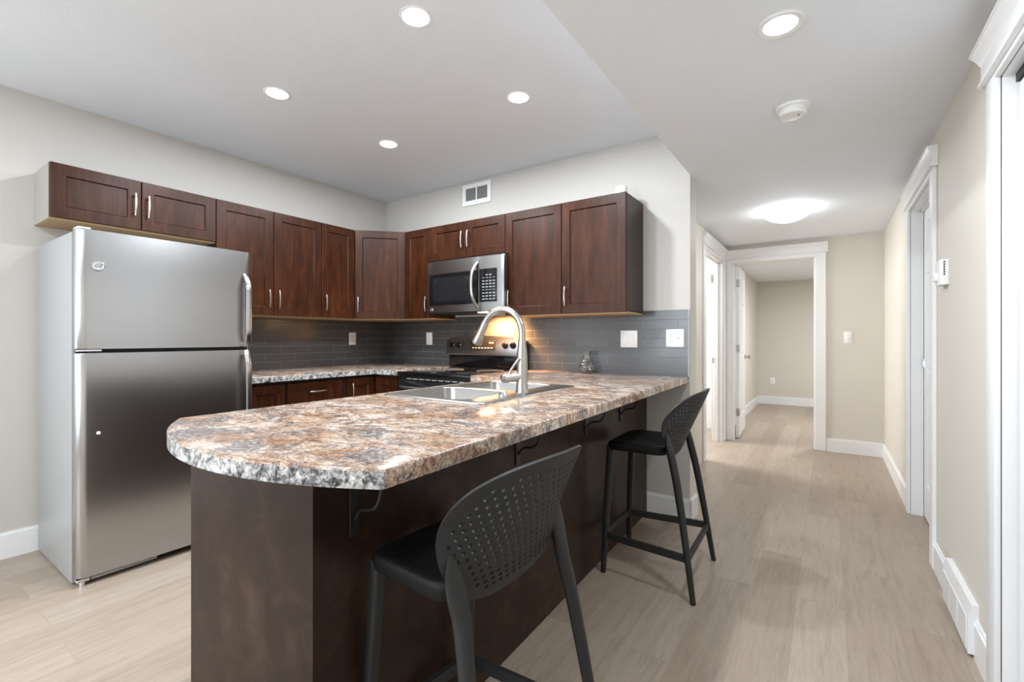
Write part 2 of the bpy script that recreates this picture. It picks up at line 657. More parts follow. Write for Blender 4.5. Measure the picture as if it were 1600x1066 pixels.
# baseboards
def baseboard_box(b, x0, x1, y0, y1, face):
    h = 0.14
    b.box(x0, x1, y0, y1, 0, h - 0.012)
    i = 0.006
    b.box(x0 + (i if face == '-X' else 0), x1 - (i if face == '+X' else 0), y0 + (i if face == '-Y' else 0), y1 - (i if face == '+Y' else 0), h - 0.012, h)


th = 0.014
b = MB(); baseboard_box(b, XL, XL + th, YR, 1.0, '+X')
struct(b.build('baseboard_left', M['trim'], None, 0), 'white baseboard beside the fridge', 'baseboard')
b = MB(); baseboard_box(b, -1.03, XB + th, YB - th, YB, '-Y'); baseboard_box(b, XB, XB + th, YB - th, 3.29, '+X')
struct(b.build('baseboard_back', M['trim'], None, 0), 'white baseboard wrapping the range wall end', 'baseboard')
b = MB(); baseboard_box(b, EX1 + 0.097, XR, YE - th, YE, '-Y')
struct(b.build('baseboard_end', M['trim'], None, 0), 'white baseboard on the hall end wall', 'baseboard')
b = MB()
baseboard_box(b, XR - th, XR, DA1 + 0.09, YE, '-X')
baseboard_box(b, XR - th, XR, DB1 + 0.09, 2.385, '-X')
baseboard_box(b, XR - th, XR, 2.84, DA0 - 0.09, '-X')
struct(b.build('baseboard_right', M['trim'], None, 0), 'white baseboard along the right wall', 'baseboard')
b = MB(); baseboard_box(b, FXL, 1.2, FY - th, FY, '-Y'); baseboard_box(b, FXL, FXL + th, YE + T, FY, '+X')
struct(b.build('baseboard_far', M['trim'], None, 0), 'white baseboard in the far room', 'baseboard')


# ------------------------------------------------------------------ doorways (casing, head, jamb, door)
def crown_profile(z0, z1, depth=0.022, proj=0.045):
    """outline (n, z) of a door head: flat frieze with a bead below and a crown on top"""
    return [(0, z0), (depth, z0), (depth + 0.008, z0 + 0.004), (depth + 0.008, z0 + 0.014), (depth, z0 + 0.018), (depth, z1 - 0.045),
            (depth + 0.006, z1 - 0.036), (depth + 0.014, z1 - 0.022), (proj - 0.004, z1 - 0.010), (proj, z1 - 0.008), (proj, z1), (0, z1)]


CW = 0.095  # casing width

# door at the hall end: plane Y = YE, faces -Y
d1 = sroot('door_1', 'white six panel door standing open at the hall end', 'door')
b = MB()
b.box(EX1, EX1 + CW, YE - 0.018, YE, 0, 2.09, 0.003)
b.box(XH + 0.018, EX0, YE - 0.018, YE, 0, 2.09, 0.003)
b.box(EX0, EX1, YE - 0.018, YE, ZE, 2.09, 0.002)
b.build('casing', M['trim'], d1)
MB().prism([(YE - n, z) for n, z in crown_profile(2.09, 2.2)][::-1], XH + 0.018, EX1 + CW + 0.018, 'X').build('door_head', M['trim'], d1, 0)
b = MB()
b.box(EX0 - 0.012, EX0 + 0.006, YE, YE + T, 0, ZE)
b.box(EX1 - 0.006, EX1 + 0.012, YE, YE + T, 0, ZE)
b.box(EX0, EX1, YE, YE + T, ZE - 0.006, ZE + 0.012)
b.box(EX1 - 0.016, EX1, YE + 0.045, YE + 0.08, 0, ZE)
b.build('jamb', M['trim'], d1, 0)


def six_panel(b, w, h, t=0.035):
    """leaf lying in local XZ: x 0..w, y 0..t (thickness), with six raised panels on both faces"""
    st, mid = 0.11, 0.10
    pw = (w - 2 * st - mid) / 2
    if w < 0.5:
        st, mid, pw = 0.075, 0.0, w - 0.15
    rows = [(0.22, 0.80), (0.95, 1.60), (1.72, 1.93)]
    xs = [0, st, st + pw, st + pw + mid, w - st, w] if w >= 0.5 else [0, st, st + pw, w]
    zs = [0] + [q for r in rows for q in r] + [h]
    holes = {(1, k) for k in (1, 3, 5)} | ({(3, k) for k in (1, 3, 5)} if w >= 0.5 else set())
    for side in (0, 1):
        y = 0 if side == 0 else t
        sg = 1 if side == 0 else -1
        for i in range(len(xs) - 1):
            for k in range(len(zs) - 1):
                x0, x1, z0, z1 = xs[i], xs[i + 1], zs[k], zs[k + 1]
                if (i, k) not in holes:
                    b.bm.faces.new([b.bm.verts.new(q) for q in ((x0, y, z0), (x1, y, z0), (x1, y, z1), (x0, y, z1))])
                else:
                    loops = []
                    for ins, dep in ((0, 0), (0.012, 0.009), (0.03, 0.009), (0.05, 0.003)):
                        yy = y + sg * dep
                        loops.append([b.bm.verts.new(q) for q in ((x0 + ins, yy, z0 + ins), (x1 - ins, yy, z0 + ins), (x1 - ins, yy, z1 - ins), (x0 + ins, yy, z1 - ins))])
                    for A, B in zip(loops, loops[1:]):
                        for j in range(4):
                            b.bm.faces.new((A[j], A[(j + 1) % 4], B[(j + 1) % 4], B[j]))
                    b.bm.faces.new(loops[-1])
    for q in (((0, 0, 0), (0, t, 0), (0, t, h), (0, 0, h)), ((w, 0, 0), (w, t, 0), (w, t, h), (w, 0, h)),
              ((0, 0, 0), (w, 0, 0), (w, t, 0), (0, t, 0)), ((0, 0, h), (w, 0, h), (w, t, h), (0, t, h))):
        b.bm.faces.new([b.bm.verts.new(p) for p in q])
    bmesh.ops.remove_doubles(b.bm, verts=b.bm.verts[:], dist=1e-5)


def knob_profile():
    return [(0.030, 0), (0.030, 0.006), (0.012, 0.010), (0.011, 0.034), (0.022, 0.040), (0.027, 0.050), (0.025, 0.060), (0.012, 0.066), (0.0, 0.067)]


LW = 0.785
hx, hy = EX0 + 0.012, YE + T + 0.006          # hinge line
swing = Matrix.Translation((hx, hy, 0.012)) @ Matrix.Rotation(math.radians(93.0), 4, 'Z') @ Matrix.Translation((0, -0.035, 0))
b = MB(); six_panel(b, LW, 2.03); b.xf(swing)
leaf = b.build('door_leaf', M['trim'], d1, 0)
b = MB()
b.lathe([(r, -h) for r, h in knob_profile()], (LW - 0.065, 0, 0.93), 24, 'Y')
b.lathe([(r, h + 0.035) for r, h in knob_profile()], (LW - 0.065, 0, 0.93), 24, 'Y')
b.xf(swing)
b.build('door_knob', M['nickel'], leaf)
for z in (0.30, 1.05, 1.82):
    b = MB()
    b.tube([(-0.004, -0.004, z - 0.045), (-0.004, -0.004, z + 0.045)], 0.006, 10)
    b.box(-0.002, 0.03, -0.0015, 0.0015, z - 0.045, z + 0.045)
    b.box(-0.0015, 0.0015, 0.0, 0.03, z - 0.045, z + 0.045)
    b.xf(swing)
    b.build('hinge', M['chrome'], leaf, 0)

# doorway on the left of the hall: plane X = XH, faces +X
d2 = sroot('door_2', 'white doorway of the bright room on the hall left side', 'door')
b = MB()
b.box(XH, XH + 0.018, HY0 - CW, HY0, 0, 2.09, 0.003)
b.box(XH, XH + 0.018, HY1, YE - 0.018, 0, 2.09, 0.003)
b.box(XH, XH + 0.018, HY0, HY1, ZE, 2.09, 0.002)
b.build('casing', M['trim'], d2)
MB().prism([(XH + n, z) for n, z in crown_profile(2.09, 2.2)], HY0 - CW - 0.018, YE - 0.018, 'Y').build('door_head', M['trim'], d2, 0)
b = MB()
b.box(XH - T, XH, HY0 - 0.012, HY0 + 0.006, 0, ZE)
b.box(XH - T, XH, HY1 - 0.006, HY1 + 0.012, 0, ZE)
b.box(XH - T, XH, HY0, HY1, ZE - 0.006, ZE + 0.012)
b.box(XH - 0.085, XH - 0.05, HY1 - 0.018, HY1 - 0.005, 0, ZE)
b.box(XH - 0.085, XH - 0.05, HY0, HY1, ZE - 0.018, ZE - 0.005)
b.build('jamb', M['trim'], d2, 0)
b = MB(); b.box(XH - 0.115, XH - 0.09, HY1 - 0.0085, HY1 - 0.005, 0.90, 0.96); b.build('strike_plate', M['chrome'], d2, 0)
b = MB(); b.box(XH - T - 0.008, XH - T + 0.02, HY1 - 0.010, HY1 - 0.005, 1.83, 1.92); b.build('hinge', M['chrome'], d2, 0)

# door in the right wall: plane X = XR, faces -X
d3 = sroot('door_3', 'white closed door in the right wall behind the thermostat', 'door')
b = MB()
b.box(XR - 0.018, XR, DA0 - CW, DA0, 0, 2.07, 0.003)
b.box(XR - 0.018, XR, DA1, DA1 + CW, 0, 2.07, 0.003)
b.box(XR - 0.018, XR, DA0, DA1, ZA, 2.07, 0.002)
b.build('casing', M['trim'], d3)
MB().prism([(XR - n, z) for n, z in crown_profile(2.07, 2.175)], DA0 - CW - 0.018, DA1 + CW + 0.018, 'Y').build('door_head', M['trim'], d3, 0)
b = MB()
b.box(XR, XR + T, DA0 - 0.012, DA0 + 0.006, 0, ZA)
b.box(XR, XR + T, DA1 - 0.006, DA1 + 0.012, 0, ZA)
b.box(XR, XR + T, DA0, DA1, ZA - 0.006, ZA + 0.012)
b.box(XR + 0.05, XR + 0.062, DA1 - 0.018, DA1 - 0.005, 0, ZA)
b.box(XR + 0.05, XR + 0.062, DA0, DA1, ZA - 0.018, ZA - 0.005)
b.build('jamb', M['trim'], d3, 0)
b = MB(); six_panel(b, DA1 - DA0 - 0.018, 2.02)
b.xf(Matrix.Translation((XR + 0.10, DA0 + 0.009, 0.012)) @ Matrix.Rotation(PI / 2, 4, 'Z'))
leaf3 = b.build('door_leaf', M['trim'], d3, 0)
b = MB(); b.box(XR + 0.060, XR + 0.0655, DA1 - 0.045, DA1 - 0.012, 0.99, 1.05); b.box(XR + 0.056, XR + 0.061, DA1 - 0.036, DA1 - 0.022, 1.005, 1.035)
b.build('latch', M['chrome'], leaf3, 0)

# closet door nearest the camera
d4 = sroot('door_4', 'white closet door with dark track at the right edge', 'door')
b = MB()
b.box(XR - 0.018, XR, DB1, DB1 + CW, 0, 2.05, 0.006, 2)
b.box(XR - 0.018, XR, DB0 - CW, DB0, 0, 2.05, 0.006, 2)
b.box(XR - 0.018, XR, DB0, DB1, ZB_, 2.05, 0.002)
b.build('casing', M['trim'], d4)
MB().prism([(XR - n, z) for n, z in crown_profile(2.045, 2.165, 0.026, 0.056)], DB0 - CW - 0.02, DB1 + CW + 0.02, 'Y').build('door_head', M['trim'], d4, 0)
b = MB()
b.box(XR, XR + T, DB1 - 0.006, DB1 + 0.012, 0, ZB_)
b.box(XR, XR + T, DB0 - 0.012, DB0 + 0.006, 0, ZB_)
b.box(XR, XR + T, DB0, DB1, ZB_ - 0.006, ZB_ + 0.012)
b.build('jamb', M['trim'], d4, 0)
MB().box(XR + 0.03, XR + 0.07, DB0 + 0.006, DB1 - 0.006, ZB_ - 0.032, ZB_ - 0.006).build('track', M['slot'], d4, 0)
for k in range(2):
    w = (DB1 - DB0 - 0.03) / 2
    b = MB(); six_panel(b, w - 0.004, 1.975, 0.03)
    b.xf(Matrix.Translation((XR + 0.066, DB0 + 0.014 + k * (w + 0.001), 0.015)) @ Matrix.Rotation(PI / 2, 4, 'Z'))
    b.build('door_leaf', M['trim'], d4, 0)

# ------------------------------------------------------------------ backsplash
struct(MB().box(XL, XB - 0.008, YB - 0.009, YB, ZC - 0.01, ZC + 0.4375).build('wall_tile_back', M['tile_back'], None, 0), 'grey tile backsplash on the range wall', 'backsplash')
struct(MB().box(XL, XL + 0.009, 1.46, YB - 0.009, ZC - 0.01, ZC + 0.4375).build('wall_tile_left', M['tile_left'], None, 0), 'grey tile backsplash beside the fridge', 'backsplash')
struct(MB().box(XB - 0.008, XB - 0.001, YB - 0.012, YB, ZC + 0.0, ZC + 0.4375).build('trim_1', M['plastic_grey'], None, 0), 'thin metal edge strip at the tile end', 'trim')


# ------------------------------------------------------------------ cabinets
def shaker(b, w, h, t=0.02, rail=0.06, rec=0.009):
    """door in local frame: x 0..w, z 0..h, front face at y = -t, back at y = 0"""
    loops = []
    c = 0.002
    for ins, y in ((0, 0), (0, -t + c), (c, -t), (rail, -t), (rail + 0.006, -t + rec), ):
        loops.append([b.bm.verts.new(q) for q in ((ins, y, ins), (w - ins, y, ins), (w - ins, y, h - ins), (ins, y, h - ins))])
    for A, B in zip(loops, loops[1:]):
        for j in range(4):
            b.bm.faces.new((A[j], A[(j + 1) % 4], B[(j + 1) % 4], B[j]))
    b.bm.faces.new(loops[-1])
    b.bm.faces.new(loops[0][::-1])


def pull(b, L=0.13, out=0.030):
    """arched bar pull centred on the origin, along z, standing off toward -y"""
    pts = []
    n = 14
    for i in range(n + 1):
        t = i / n
        z = (t - 0.5) * L
        y = -out * (0.74 + 0.26 * (1 - (2 * t - 1) ** 2))
        pts.append((0, y, z))
    sec = [(math.cos(2 * PI * i / 10), math.sin(2 * PI * i / 10)) for i in range(10)]
    b.tube(pts, [(0.0052, 0.003)] * len(pts), sec=sec, up=(1, 0, 0))
    for z in (-L * 0.37, L * 0.37):
        b.tube([(0, 0, z), (0, -out * 0.78, z)], 0.004, 10)


def place(mtx, fn, *a, **k):
    b = MB()
    fn(b, *a, **k)
    b.xf(mtx)
    return b


def frame_m(origin, face):
    """matrix of a front plane: local x runs along the run, -y points out of the cabinet"""
    ang = {'-Y': 0.0, '+X': PI / 2, '-X': -PI / 2}.get(face, face)
    return Matrix.Translation(origin) @ Matrix.Rotation(ang, 4, 'Z')


def add_door(root, mtx, x0, x1, z0, z1, handle=None, horizontal=False, rail=0.06, name='door', slab=False):
    g = 0.0026
    mt = mtx @ Matrix.Translation((x0 + g, 0, z0 + g))
    w, h = x1 - x0 - 2 * g, z1 - z0 - 2 * g
    if slab:
        b = MB().box(0, w, -0.02, 0, 0, h, 0.002)
        b.xf(mt)
    else:
        b = place(mt, shaker, w, h, rail=rail)
    d = b.build(name, M['wood'], root, 20)
    if handle:
        hx_, hz_ = handle
        hm = mtx @ Matrix.Translation((hx_, -0.02, hz_))
        if horizontal:
            hm = hm @ Matrix.Rotation(PI / 2, 4, 'Y')
        place(hm, pull).build('handle', M['nickel'], d, 40)
    return d


ZU0, ZU1, ZS0 = 1.352, 2.113, 1.822
FX, FY_ = -3.36, 2.82      # carcass fronts (doors add 2 cm)


def upper_left(y0, y1, z0, label, doors, side=None):
    r = thing('wall_cabinet', label, 'cabinet', (XL, (y0 + y1) / 2, z0), 'wall cabinets above the worktop')
    MB().box(XL, FX, y0 + 0.0015, y1 - 0.0015, z0 + 0.004, ZU1 - 0.004).build('body', M['wood_side'], r, 0)
    MB().box(XL, FX, y0 + 0.0015, y1 - 0.0015, z0 - 0.006, z0 + 0.004).build('underside', M['maple'], r, 0)
    if side is not None:
        MB().box(XL, FX + 0.001, y0 - 0.002, y0 + 0.0015, z0 - 0.004, ZU1 - 0.004).build('side_panel', side, r, 0)
    mt = frame_m((FX, 0, 0), '+X')
    for a, c, hy_, hz_ in doors:
        add_door(r, mt, a, c, z0, ZU1, (hy_, hz_))
    return r


def upper_back(x0, x1, z0, label, doors, side=None):
    r = thing('wall_cabinet', label, 'cabinet', ((x0 + x1) / 2, YB, z0), 'wall cabinets above the worktop')
    MB().box(x0 + 0.0015, x1 - 0.0015, FY_, YB, z0 + 0.004, ZU1 - 0.004).build('body', M['wood_side'], r, 0)
    MB().box(x0 + 0.0015, x1 - 0.0015, FY_, YB, z0 - 0.006, z0 + 0.004).build('underside', M['maple'], r, 0)
    mt = frame_m((0, FY_, 0), '-Y')
    for a, c, hx_, hz_ in doors:
        add_door(r, mt, a, c, z0, ZU1, (hx_, hz_))
    return r


hz = 1.472
upper_left(0.628, 1.421, ZS0, 'short dark brown wall cabinet above the fridge', [(0.628, 1.018, 0.984, 1.966), (1.018, 1.421, 1.048, 1.963)], M['grey_side'])
upper_left(1.421, 2.193, ZU0, 'tall two-door dark brown wall cabinet just right of the fridge', [(1.421, 1.806, 1.766, hz), (1.806, 2.193, 1.838, hz)])
upper_left(2.193, 2.505, ZU0, 'narrow one-door wall cabinet left of the angled corner cabinet', [(2.193, 2.505, 2.223, hz)])
upper_back(-3.046, -2.751, ZU0, 'narrow one-door wall cabinet right of the angled corner cabinet', [(-3.046, -2.751, -2.779, hz)])
upper_back(-2.751, -1.978, ZS0, 'short two-door wall cabinet above the microwave', [(-2.751, -2.356, -2.388, 1.966), (-2.356, -1.978, -2.326, 1.966)])
upper_back(-1.978, -1.507, ZU0, 'tall one-door wall cabinet right beside the microwave', [(-1.978, -1.507, -1.936, hz)])
upper_back(-1.507, -1.049, ZU0, 'tall wall cabinet at the right end of the run, white tub on top', [(-1.507, -1.049, -1.472, hz)])

# angled corner cabinet
r = thing('corner_wall_cabinet', 'angled corner wall cabinet between the two cabinet runs', 'cabinet', (XL, YB, ZU0))
poly = [(XL, 2.507), (FX, 2.507), (-3.048, FY_), (-3.048, YB), (XL, YB)]
MB().prism(poly, ZU0 + 0.004, ZU1 - 0.004).build('body', M['wood_side'], r, 0)
MB().prism(poly, ZU0 - 0.006, ZU0 + 0.004).build('underside', M['maple'], r, 0)
dx, dy = -3.048 - FX, FY_ - 2.507
L = math.hypot(dx, dy)
mt = frame_m((FX, 2.507, 0), math.atan2(dy, dx))
add_door(r, mt, 0.012, L - 0.012, ZU0, ZU1, (0.042, hz))

# base cabinets along the left wall and the corner
BX, BYF = -3.075, 2.505


def base_body(root, x0, x1, y0, y1, kick):
    b = MB().box(x0, x1, y0, y1, 0.10, ZC - 0.04)
    b.build('body', M['wood_side'], root, 0)
    k = 0.06
    kx0, kx1, ky0, ky1 = x0, x1, y0, y1
    if kick == '+X':
        kx1 -= k
    else:
        ky0 += k
    MB().box(kx0, kx1, ky0, ky1, 0, 0.10).build('toe_kick', M['dark_gap'], root, 0)


zt = 0.876
r = thing('base_cabinet', 'narrow base cabinet door tight against the fridge side', 'cabinet', (XL, 1.6, 0), 'base cabinets under the left worktop')
base_body(r, XL + 0.012, BX, 1.475, 1.726, '+X')
add_door(r, frame_m((BX, 0, 0), '+X'), 1.475, 1.726, 0.11, zt)
r = thing('base_cabinet', 'base cabinet with flat drawer front and horizontal bar handle', 'cabinet', (XL, 1.95, 0), 'base cabinets under the left worktop')
base_body(r, XL + 0.012, BX, 1.728, 2.198, '+X')
mt = frame_m((BX, 0, 0), '+X')
add_door(r, mt, 1.745, 2.185, 0.70, zt, (1.967, 0.805), True, name='drawer', slab=True)
add_door(r, mt, 1.745, 1.965, 0.11, 0.695, (1.935, 0.60))
add_door(r, mt, 1.965, 2.185, 0.11, 0.695, (1.995, 0.60))
r = thing('corner_base_cabinet', 'corner base cabinet with two door leaves left of the stove', 'cabinet', (XL, YB, 0))
b = MB().box(XL + 0.012, BX, 2.20, BYF, 0.10, ZC - 0.04).box(XL + 0.012, -2.775, BYF, YB - 0.012, 0.10, ZC - 0.04)
b.build('body', M['wood_side'], r, 0)
b = MB().box(XL + 0.012, BX - 0.06, 2.20, BYF + 0.06, 0, 0.10).box(XL + 0.012, -2.775, BYF + 0.06, YB - 0.012, 0, 0.10)
b.build('toe_kick', M['dark_gap'], r, 0)
add_door(r, frame_m((BX, 0, 0), '+X'), 2.225, BYF - 0.022, 0.11, zt, (2.262, 0.775))
add_door(r, frame_m((0, BYF, 0), '-Y'), BX + 0.022, -2.79, 0.11, zt)
r = thing('base_cabinet', 'base cabinet right of the stove, tucked behind the sink', 'cabinet', (-1.8, YB, 0))
base_body(r, -1.995, -1.625, 2.53, YB - 0.01, '-Y')
add_door(r, frame_m((0, 2.53, 0), '-Y'), -1.985, -1.66, 0.11, zt, (-1.95, 0.78))

# peninsula cabinet
PY0 = 0.612
pr = thing('peninsula_cabinet', 'long dark brown peninsula cabinet under the big worktop', 'cabinet', (-1.3, 1.9, 0))
e0, e1 = -0.967, -1.020     # stool-side face at the near and far end
b = MB()
for ya, yb_, zt in ((PY0 + 0.018, 1.36, ZC - 0.04), (1.36, 2.19, ZC - 0.19), (2.19, YB - 0.014, ZC - 0.04)):
    xa = e0 + (e1 - e0) * (ya - PY0) / (YB - PY0) - 0.0125
    xb = e0 + (e1 - e0) * (yb_ - PY0) / (YB - PY0) - 0.0125
    b.prism([(-1.61, ya), (xa, ya), (xb, yb_), (-1.61, yb_)], 0.0, zt)
b.build('body', M['wood_side'], pr, 0)
MB().prism([(-1.605, PY0), (e0, PY0), (e0, PY0 + 0.018), (-1.605, PY0 + 0.018)], 0.0, ZC - 0.039).build('end_panel', M['wood_panel'], pr, 0)
MB().prism([(e0 - 0.012, PY0 + 0.018), (e0 - 0.001, PY0 + 0.018), (e1, YB - 0.016), (e1 - 0.012, YB - 0.016)], 0.0, ZC - 0.039).build('back_panel', M['wood_panel'], pr, 0)


# ------------------------------------------------------------------ worktops
def rounded_top(b, pts, z0, z1, hole=None, bev=0.006):
    """slab from an outline with an optional rectangular hole, eased top edge"""
    n = len(pts)
    vs = [Vector(p) for p in pts]
    hv = [Vector(p) for p in hole] if hole else []
    allv = vs + hv
    ed = [(i, (i + 1) % n) for i in range(n)]
    if hole:
        ed += [(n + i, n + (i + 1) % len(hv)) for i in range(len(hv))]
    V, E, F, _, _, _ = delaunay_2d_cdt(allv, ed, [], 0, 1e-6)

    def inside(p, poly):
        c = False
        for i in range(len(poly)):
            a, q = poly[i], poly[i - 1]
            if (a.y > p.y) != (q.y > p.y) and p.x < (q.x - a.x) * (p.y - a.y) / (q.y - a.y) + a.x:
                c = not c
        return c
    keep = []
    for f in F:
        ctr = sum((V[i] for i in f), Vector((0, 0))) / len(f)
        if inside(ctr, vs) and not (hole and inside(ctr, hv)):
            keep.append(f)
    top = [b.bm.verts.new((v.x, v.y, z1)) for v in V]
    bot = [b.bm.verts.new((v.x, v.y, z0)) for v in V]
    from collections import Counter
    cnt = {}
    for f in keep:
        b.bm.faces.new([top[i] for i in f])
        b.bm.faces.new([bot[i] for i in reversed(f)])
        for i in range(len(f)):
            k = (f[i], f[(i + 1) % len(f)])
            cnt[k] = cnt.get(k, 0) + 1
    for (i, j) in list(cnt):
        if (j, i) not in cnt:
            b.bm.faces.new((top[i], bot[i], bot[j], top[j]))
    for v in top + bot:
        if not v.link_faces:
            b.bm.verts.remove(v)
    b.bm.normal_update()
    bmesh.ops.dissolve_limit(b.bm, angle_limit=0.01, verts=b.bm.verts[:], edges=b.bm.edges[:])
    if bev:
        es = [e for e in b.bm.edges if len(e.link_faces) == 2 and e.calc_face_angle(0) > 0.8 and min(e.verts[0].co.z, e.verts[1].co.z) > z1 - 1e-5]
        bmesh.ops.bevel(b.bm, geom=es, offset=bev, segments=3, profile=0.5, affect='EDGES', clamp_overlap=True)


SX0, SX1, SY0, SY1 = -1.632, -1.085, 1.375, 2.175      # sink rim
ca = 1.2
# near end: shallow arc from the kitchen side to the stool side
P0, P1, P2 = Vector((-1.702, 0.615)), Vector((-1.19, 0.462)), Vector((-0.706, 0.598))


def circ(a, b_, c_):
    d = 2 * (a.x * (b_.y - c_.y) + b_.x * (c_.y - a.y) + c_.x * (a.y - b_.y))
    ux = (a.length_squared * (b_.y - c_.y) + b_.length_squared * (c_.y - a.y) + c_.length_squared * (a.y - b_.y)) / d
    uy = (a.length_squared * (c_.x - b_.x) + b_.length_squared * (a.x - c_.x) + c_.length_squared * (b_.x - a.x)) / d
    return Vector((ux, uy)), (Vector((ux, uy)) - a).length


cc, cr = circ(P0, P1, P2)
a0 = math.atan2(P0.y - cc.y, P0.x - cc.x)
a1 = math.atan2(P2.y - cc.y, P2.x - cc.x)
if a1 < a0:
    a1 += 2 * PI
endarc = [(cc.x + cr * math.cos(a0 + (a1 - a0) * i / 40), cc.y + cr * math.sin(a0 + (a1 - a0) * i / 40)) for i in range(41)]
outline = endarc + [(-0.752, YB - 0.011), (-2.002, YB - 0.011), (-2.002, 2.43), (-1.702, 2.43)]
hole = [(SX0 + 0.012, SY0 + 0.012), (SX1 - 0.012, SY0 + 0.012), (SX1 - 0.012, SY1 - 0.012), (SX0 + 0.012, SY1 - 0.012)]
w = thing('worktop', 'large granite-look peninsula worktop with curved near end', 'worktop', (-1.3, 1.6, ZC))
b = MB()
rounded_top(b, outline, ZC - 0.038, ZC, hole)
b.build('slab', M['granite'], w, 40)
# applied edge band on the curved end
b = MB()
band = [(cc.x + (cr + 0.0015) * math.cos(a0 + (a1 - a0) * i / 40), cc.y + (cr + 0.0015) * math.sin(a0 + (a1 - a0) * i / 40)) for i in range(41)]
inn = [(cc.x + (cr - 0.001) * math.cos(a0 + (a1 - a0) * i / 40), cc.y + (cr - 0.001) * math.sin(a0 + (a1 - a0) * i / 40)) for i in range(41)]
b.prism(band + inn[::-1], ZC - 0.0385, ZC - 0.0045)
o = b.build('edge_band', M['granite_edge'], w, 40)
o['label'] = 'grey and white speckled edge band'
w2 = thing('worktop', 'granite-look corner worktop between fridge and stove', 'worktop', (-3.3, 2.7, ZC))
b = MB()
rounded_top(b, [(XL + 0.01, 1.47), (-3.03, 1.47), (-3.03, 2.46), (-2.772, 2.46), (-2.772, YB - 0.011), (XL + 0.01, YB - 0.011)], ZC - 0.038, ZC)
b.build('slab', M['granite'], w2, 40)

b = MB().box(-3.0305, -3.0285, 1.47, 2.4575, ZC - 0.0385, ZC - 0.0045).box(-3.0305, -2.772, 2.4585, 2.4605, ZC - 0.0385, ZC - 0.0045)
o = b.build('edge_band', M['granite_edge'], w2, 0)
o['label'] = 'grey and white speckled edge band'

# ------------------------------------------------------------------ sink and faucet
sk = thing('sink', 'stainless double-bowl sink set into the peninsula worktop', 'sink', ((SX0 + SX1) / 2, (SY0 + SY1) / 2, ZC))


def rr(x0, x1, y0, y1, r, n=6):
    return (arc(x1 - r, y1 - r, r, 0, 90, n) + arc(x0 + r, y1 - r, r, 90, 180, n) + arc(x0 + r, y0 + r, r, 180, 270, n) + arc(x1 - r, y0 + r, r, 270, 360, n))


bowls = [(SX0 + 0.035, SX1 - 0.115, SY0 + 0.035, 1.757), (SX0 + 0.035, SX1 - 0.115, 1.793, SY1 - 0.035)]
b = MB()
outer = rr(SX0, SX1, SY0, SY1, 0.03)
loops2 = [rr(*q, 0.05) for q in bowls]
pts2 = [Vector(p) for p in outer]
edges2 = []
base_i = 0
allp = []
for lp in [outer] + loops2:
    k0 = len(allp)
    allp += [Vector(p) for p in lp]
    edges2 += [(k0 + i, k0 + (i + 1) % len(lp)) for i in range(len(lp))]
V, E_, F, _, _, _ = delaunay_2d_cdt(allp, edges2, [], 0, 1e-7)


def inpoly(p, poly):
    c = False
    for i in range(len(poly)):
        a, q = poly[i], poly[i - 1]
        if (a[1] > p.y) != (q[1] > p.y) and p.x < (q[0] - a[0]) * (p.y - a[1]) / (q[1] - a[1]) + a[0]:
            c = not c
    return c


zr = ZC + 0.006
vv = [b.bm.verts.new((p.x, p.y, zr)) for p in V]
for f in F:
    ctr = sum((V[i] for i in f), Vector((0, 0))) / len(f)
    if inpoly(ctr, outer) and not any(inpoly(ctr, l) for l in loops2):
        b.bm.faces.new([vv[i] for i in f])
for v in vv:
    if not v.link_faces:
        b.bm.verts.remove(v)
# rolled outer lip
lip = []
for off, z in ((0.0, zr), (0.004, zr - 0.002), (0.005, ZC + 0.0005)):
    lip.append([b.bm.verts.new((p[0], p[1], z)) for p in rr(SX0 - off, SX1 + off, SY0 - off, SY1 + off, 0.03 + off)])
for A, B in zip(lip, lip[1:]):
    for j in range(len(A)):
        b.bm.faces.new((A[j], A[(j + 1) % len(A)], B[(j + 1) % len(A)], B[j]))
bmesh.ops.remove_doubles(b.bm, verts=b.bm.verts[:], dist=1e-5)
b.build('rim', M['sink_steel'], sk, 50)
for q in bowls:
    b = MB()
    lps = []
    for ins, z, rad in ((0.0, zr, 0.05), (0.004, zr - 0.004, 0.05), (0.008, ZC - 0.14, 0.05), (0.02, ZC - 0.165, 0.05), (0.05, ZC - 0.175, 0.05)):
        lps.append([b.bm.verts.new((p[0], p[1], z)) for p in rr(q[0] + ins, q[1] - ins, q[2] + ins, q[3] - ins, rad)])
    for A, B in zip(lps, lps[1:]):
        for j in range(len(A)):
            b.bm.faces.new((A[j], A[(j + 1) % len(A)], B[(j + 1) % len(A)], B[j]))
    b.bm.faces.new(lps[-1])
    bw = b.build('bowl', M['sink_steel'], sk, 50)
    b = MB().lathe([(0.042, 0), (0.042, 0.003), (0.034, 0.003), (0.030, 0.001), (0.0, 0.001)], ((q[0] + q[1]) / 2, (q[2] + q[3]) / 2, ZC - 0.1748), 24)
    b.build('drain', M['chrome'], bw)

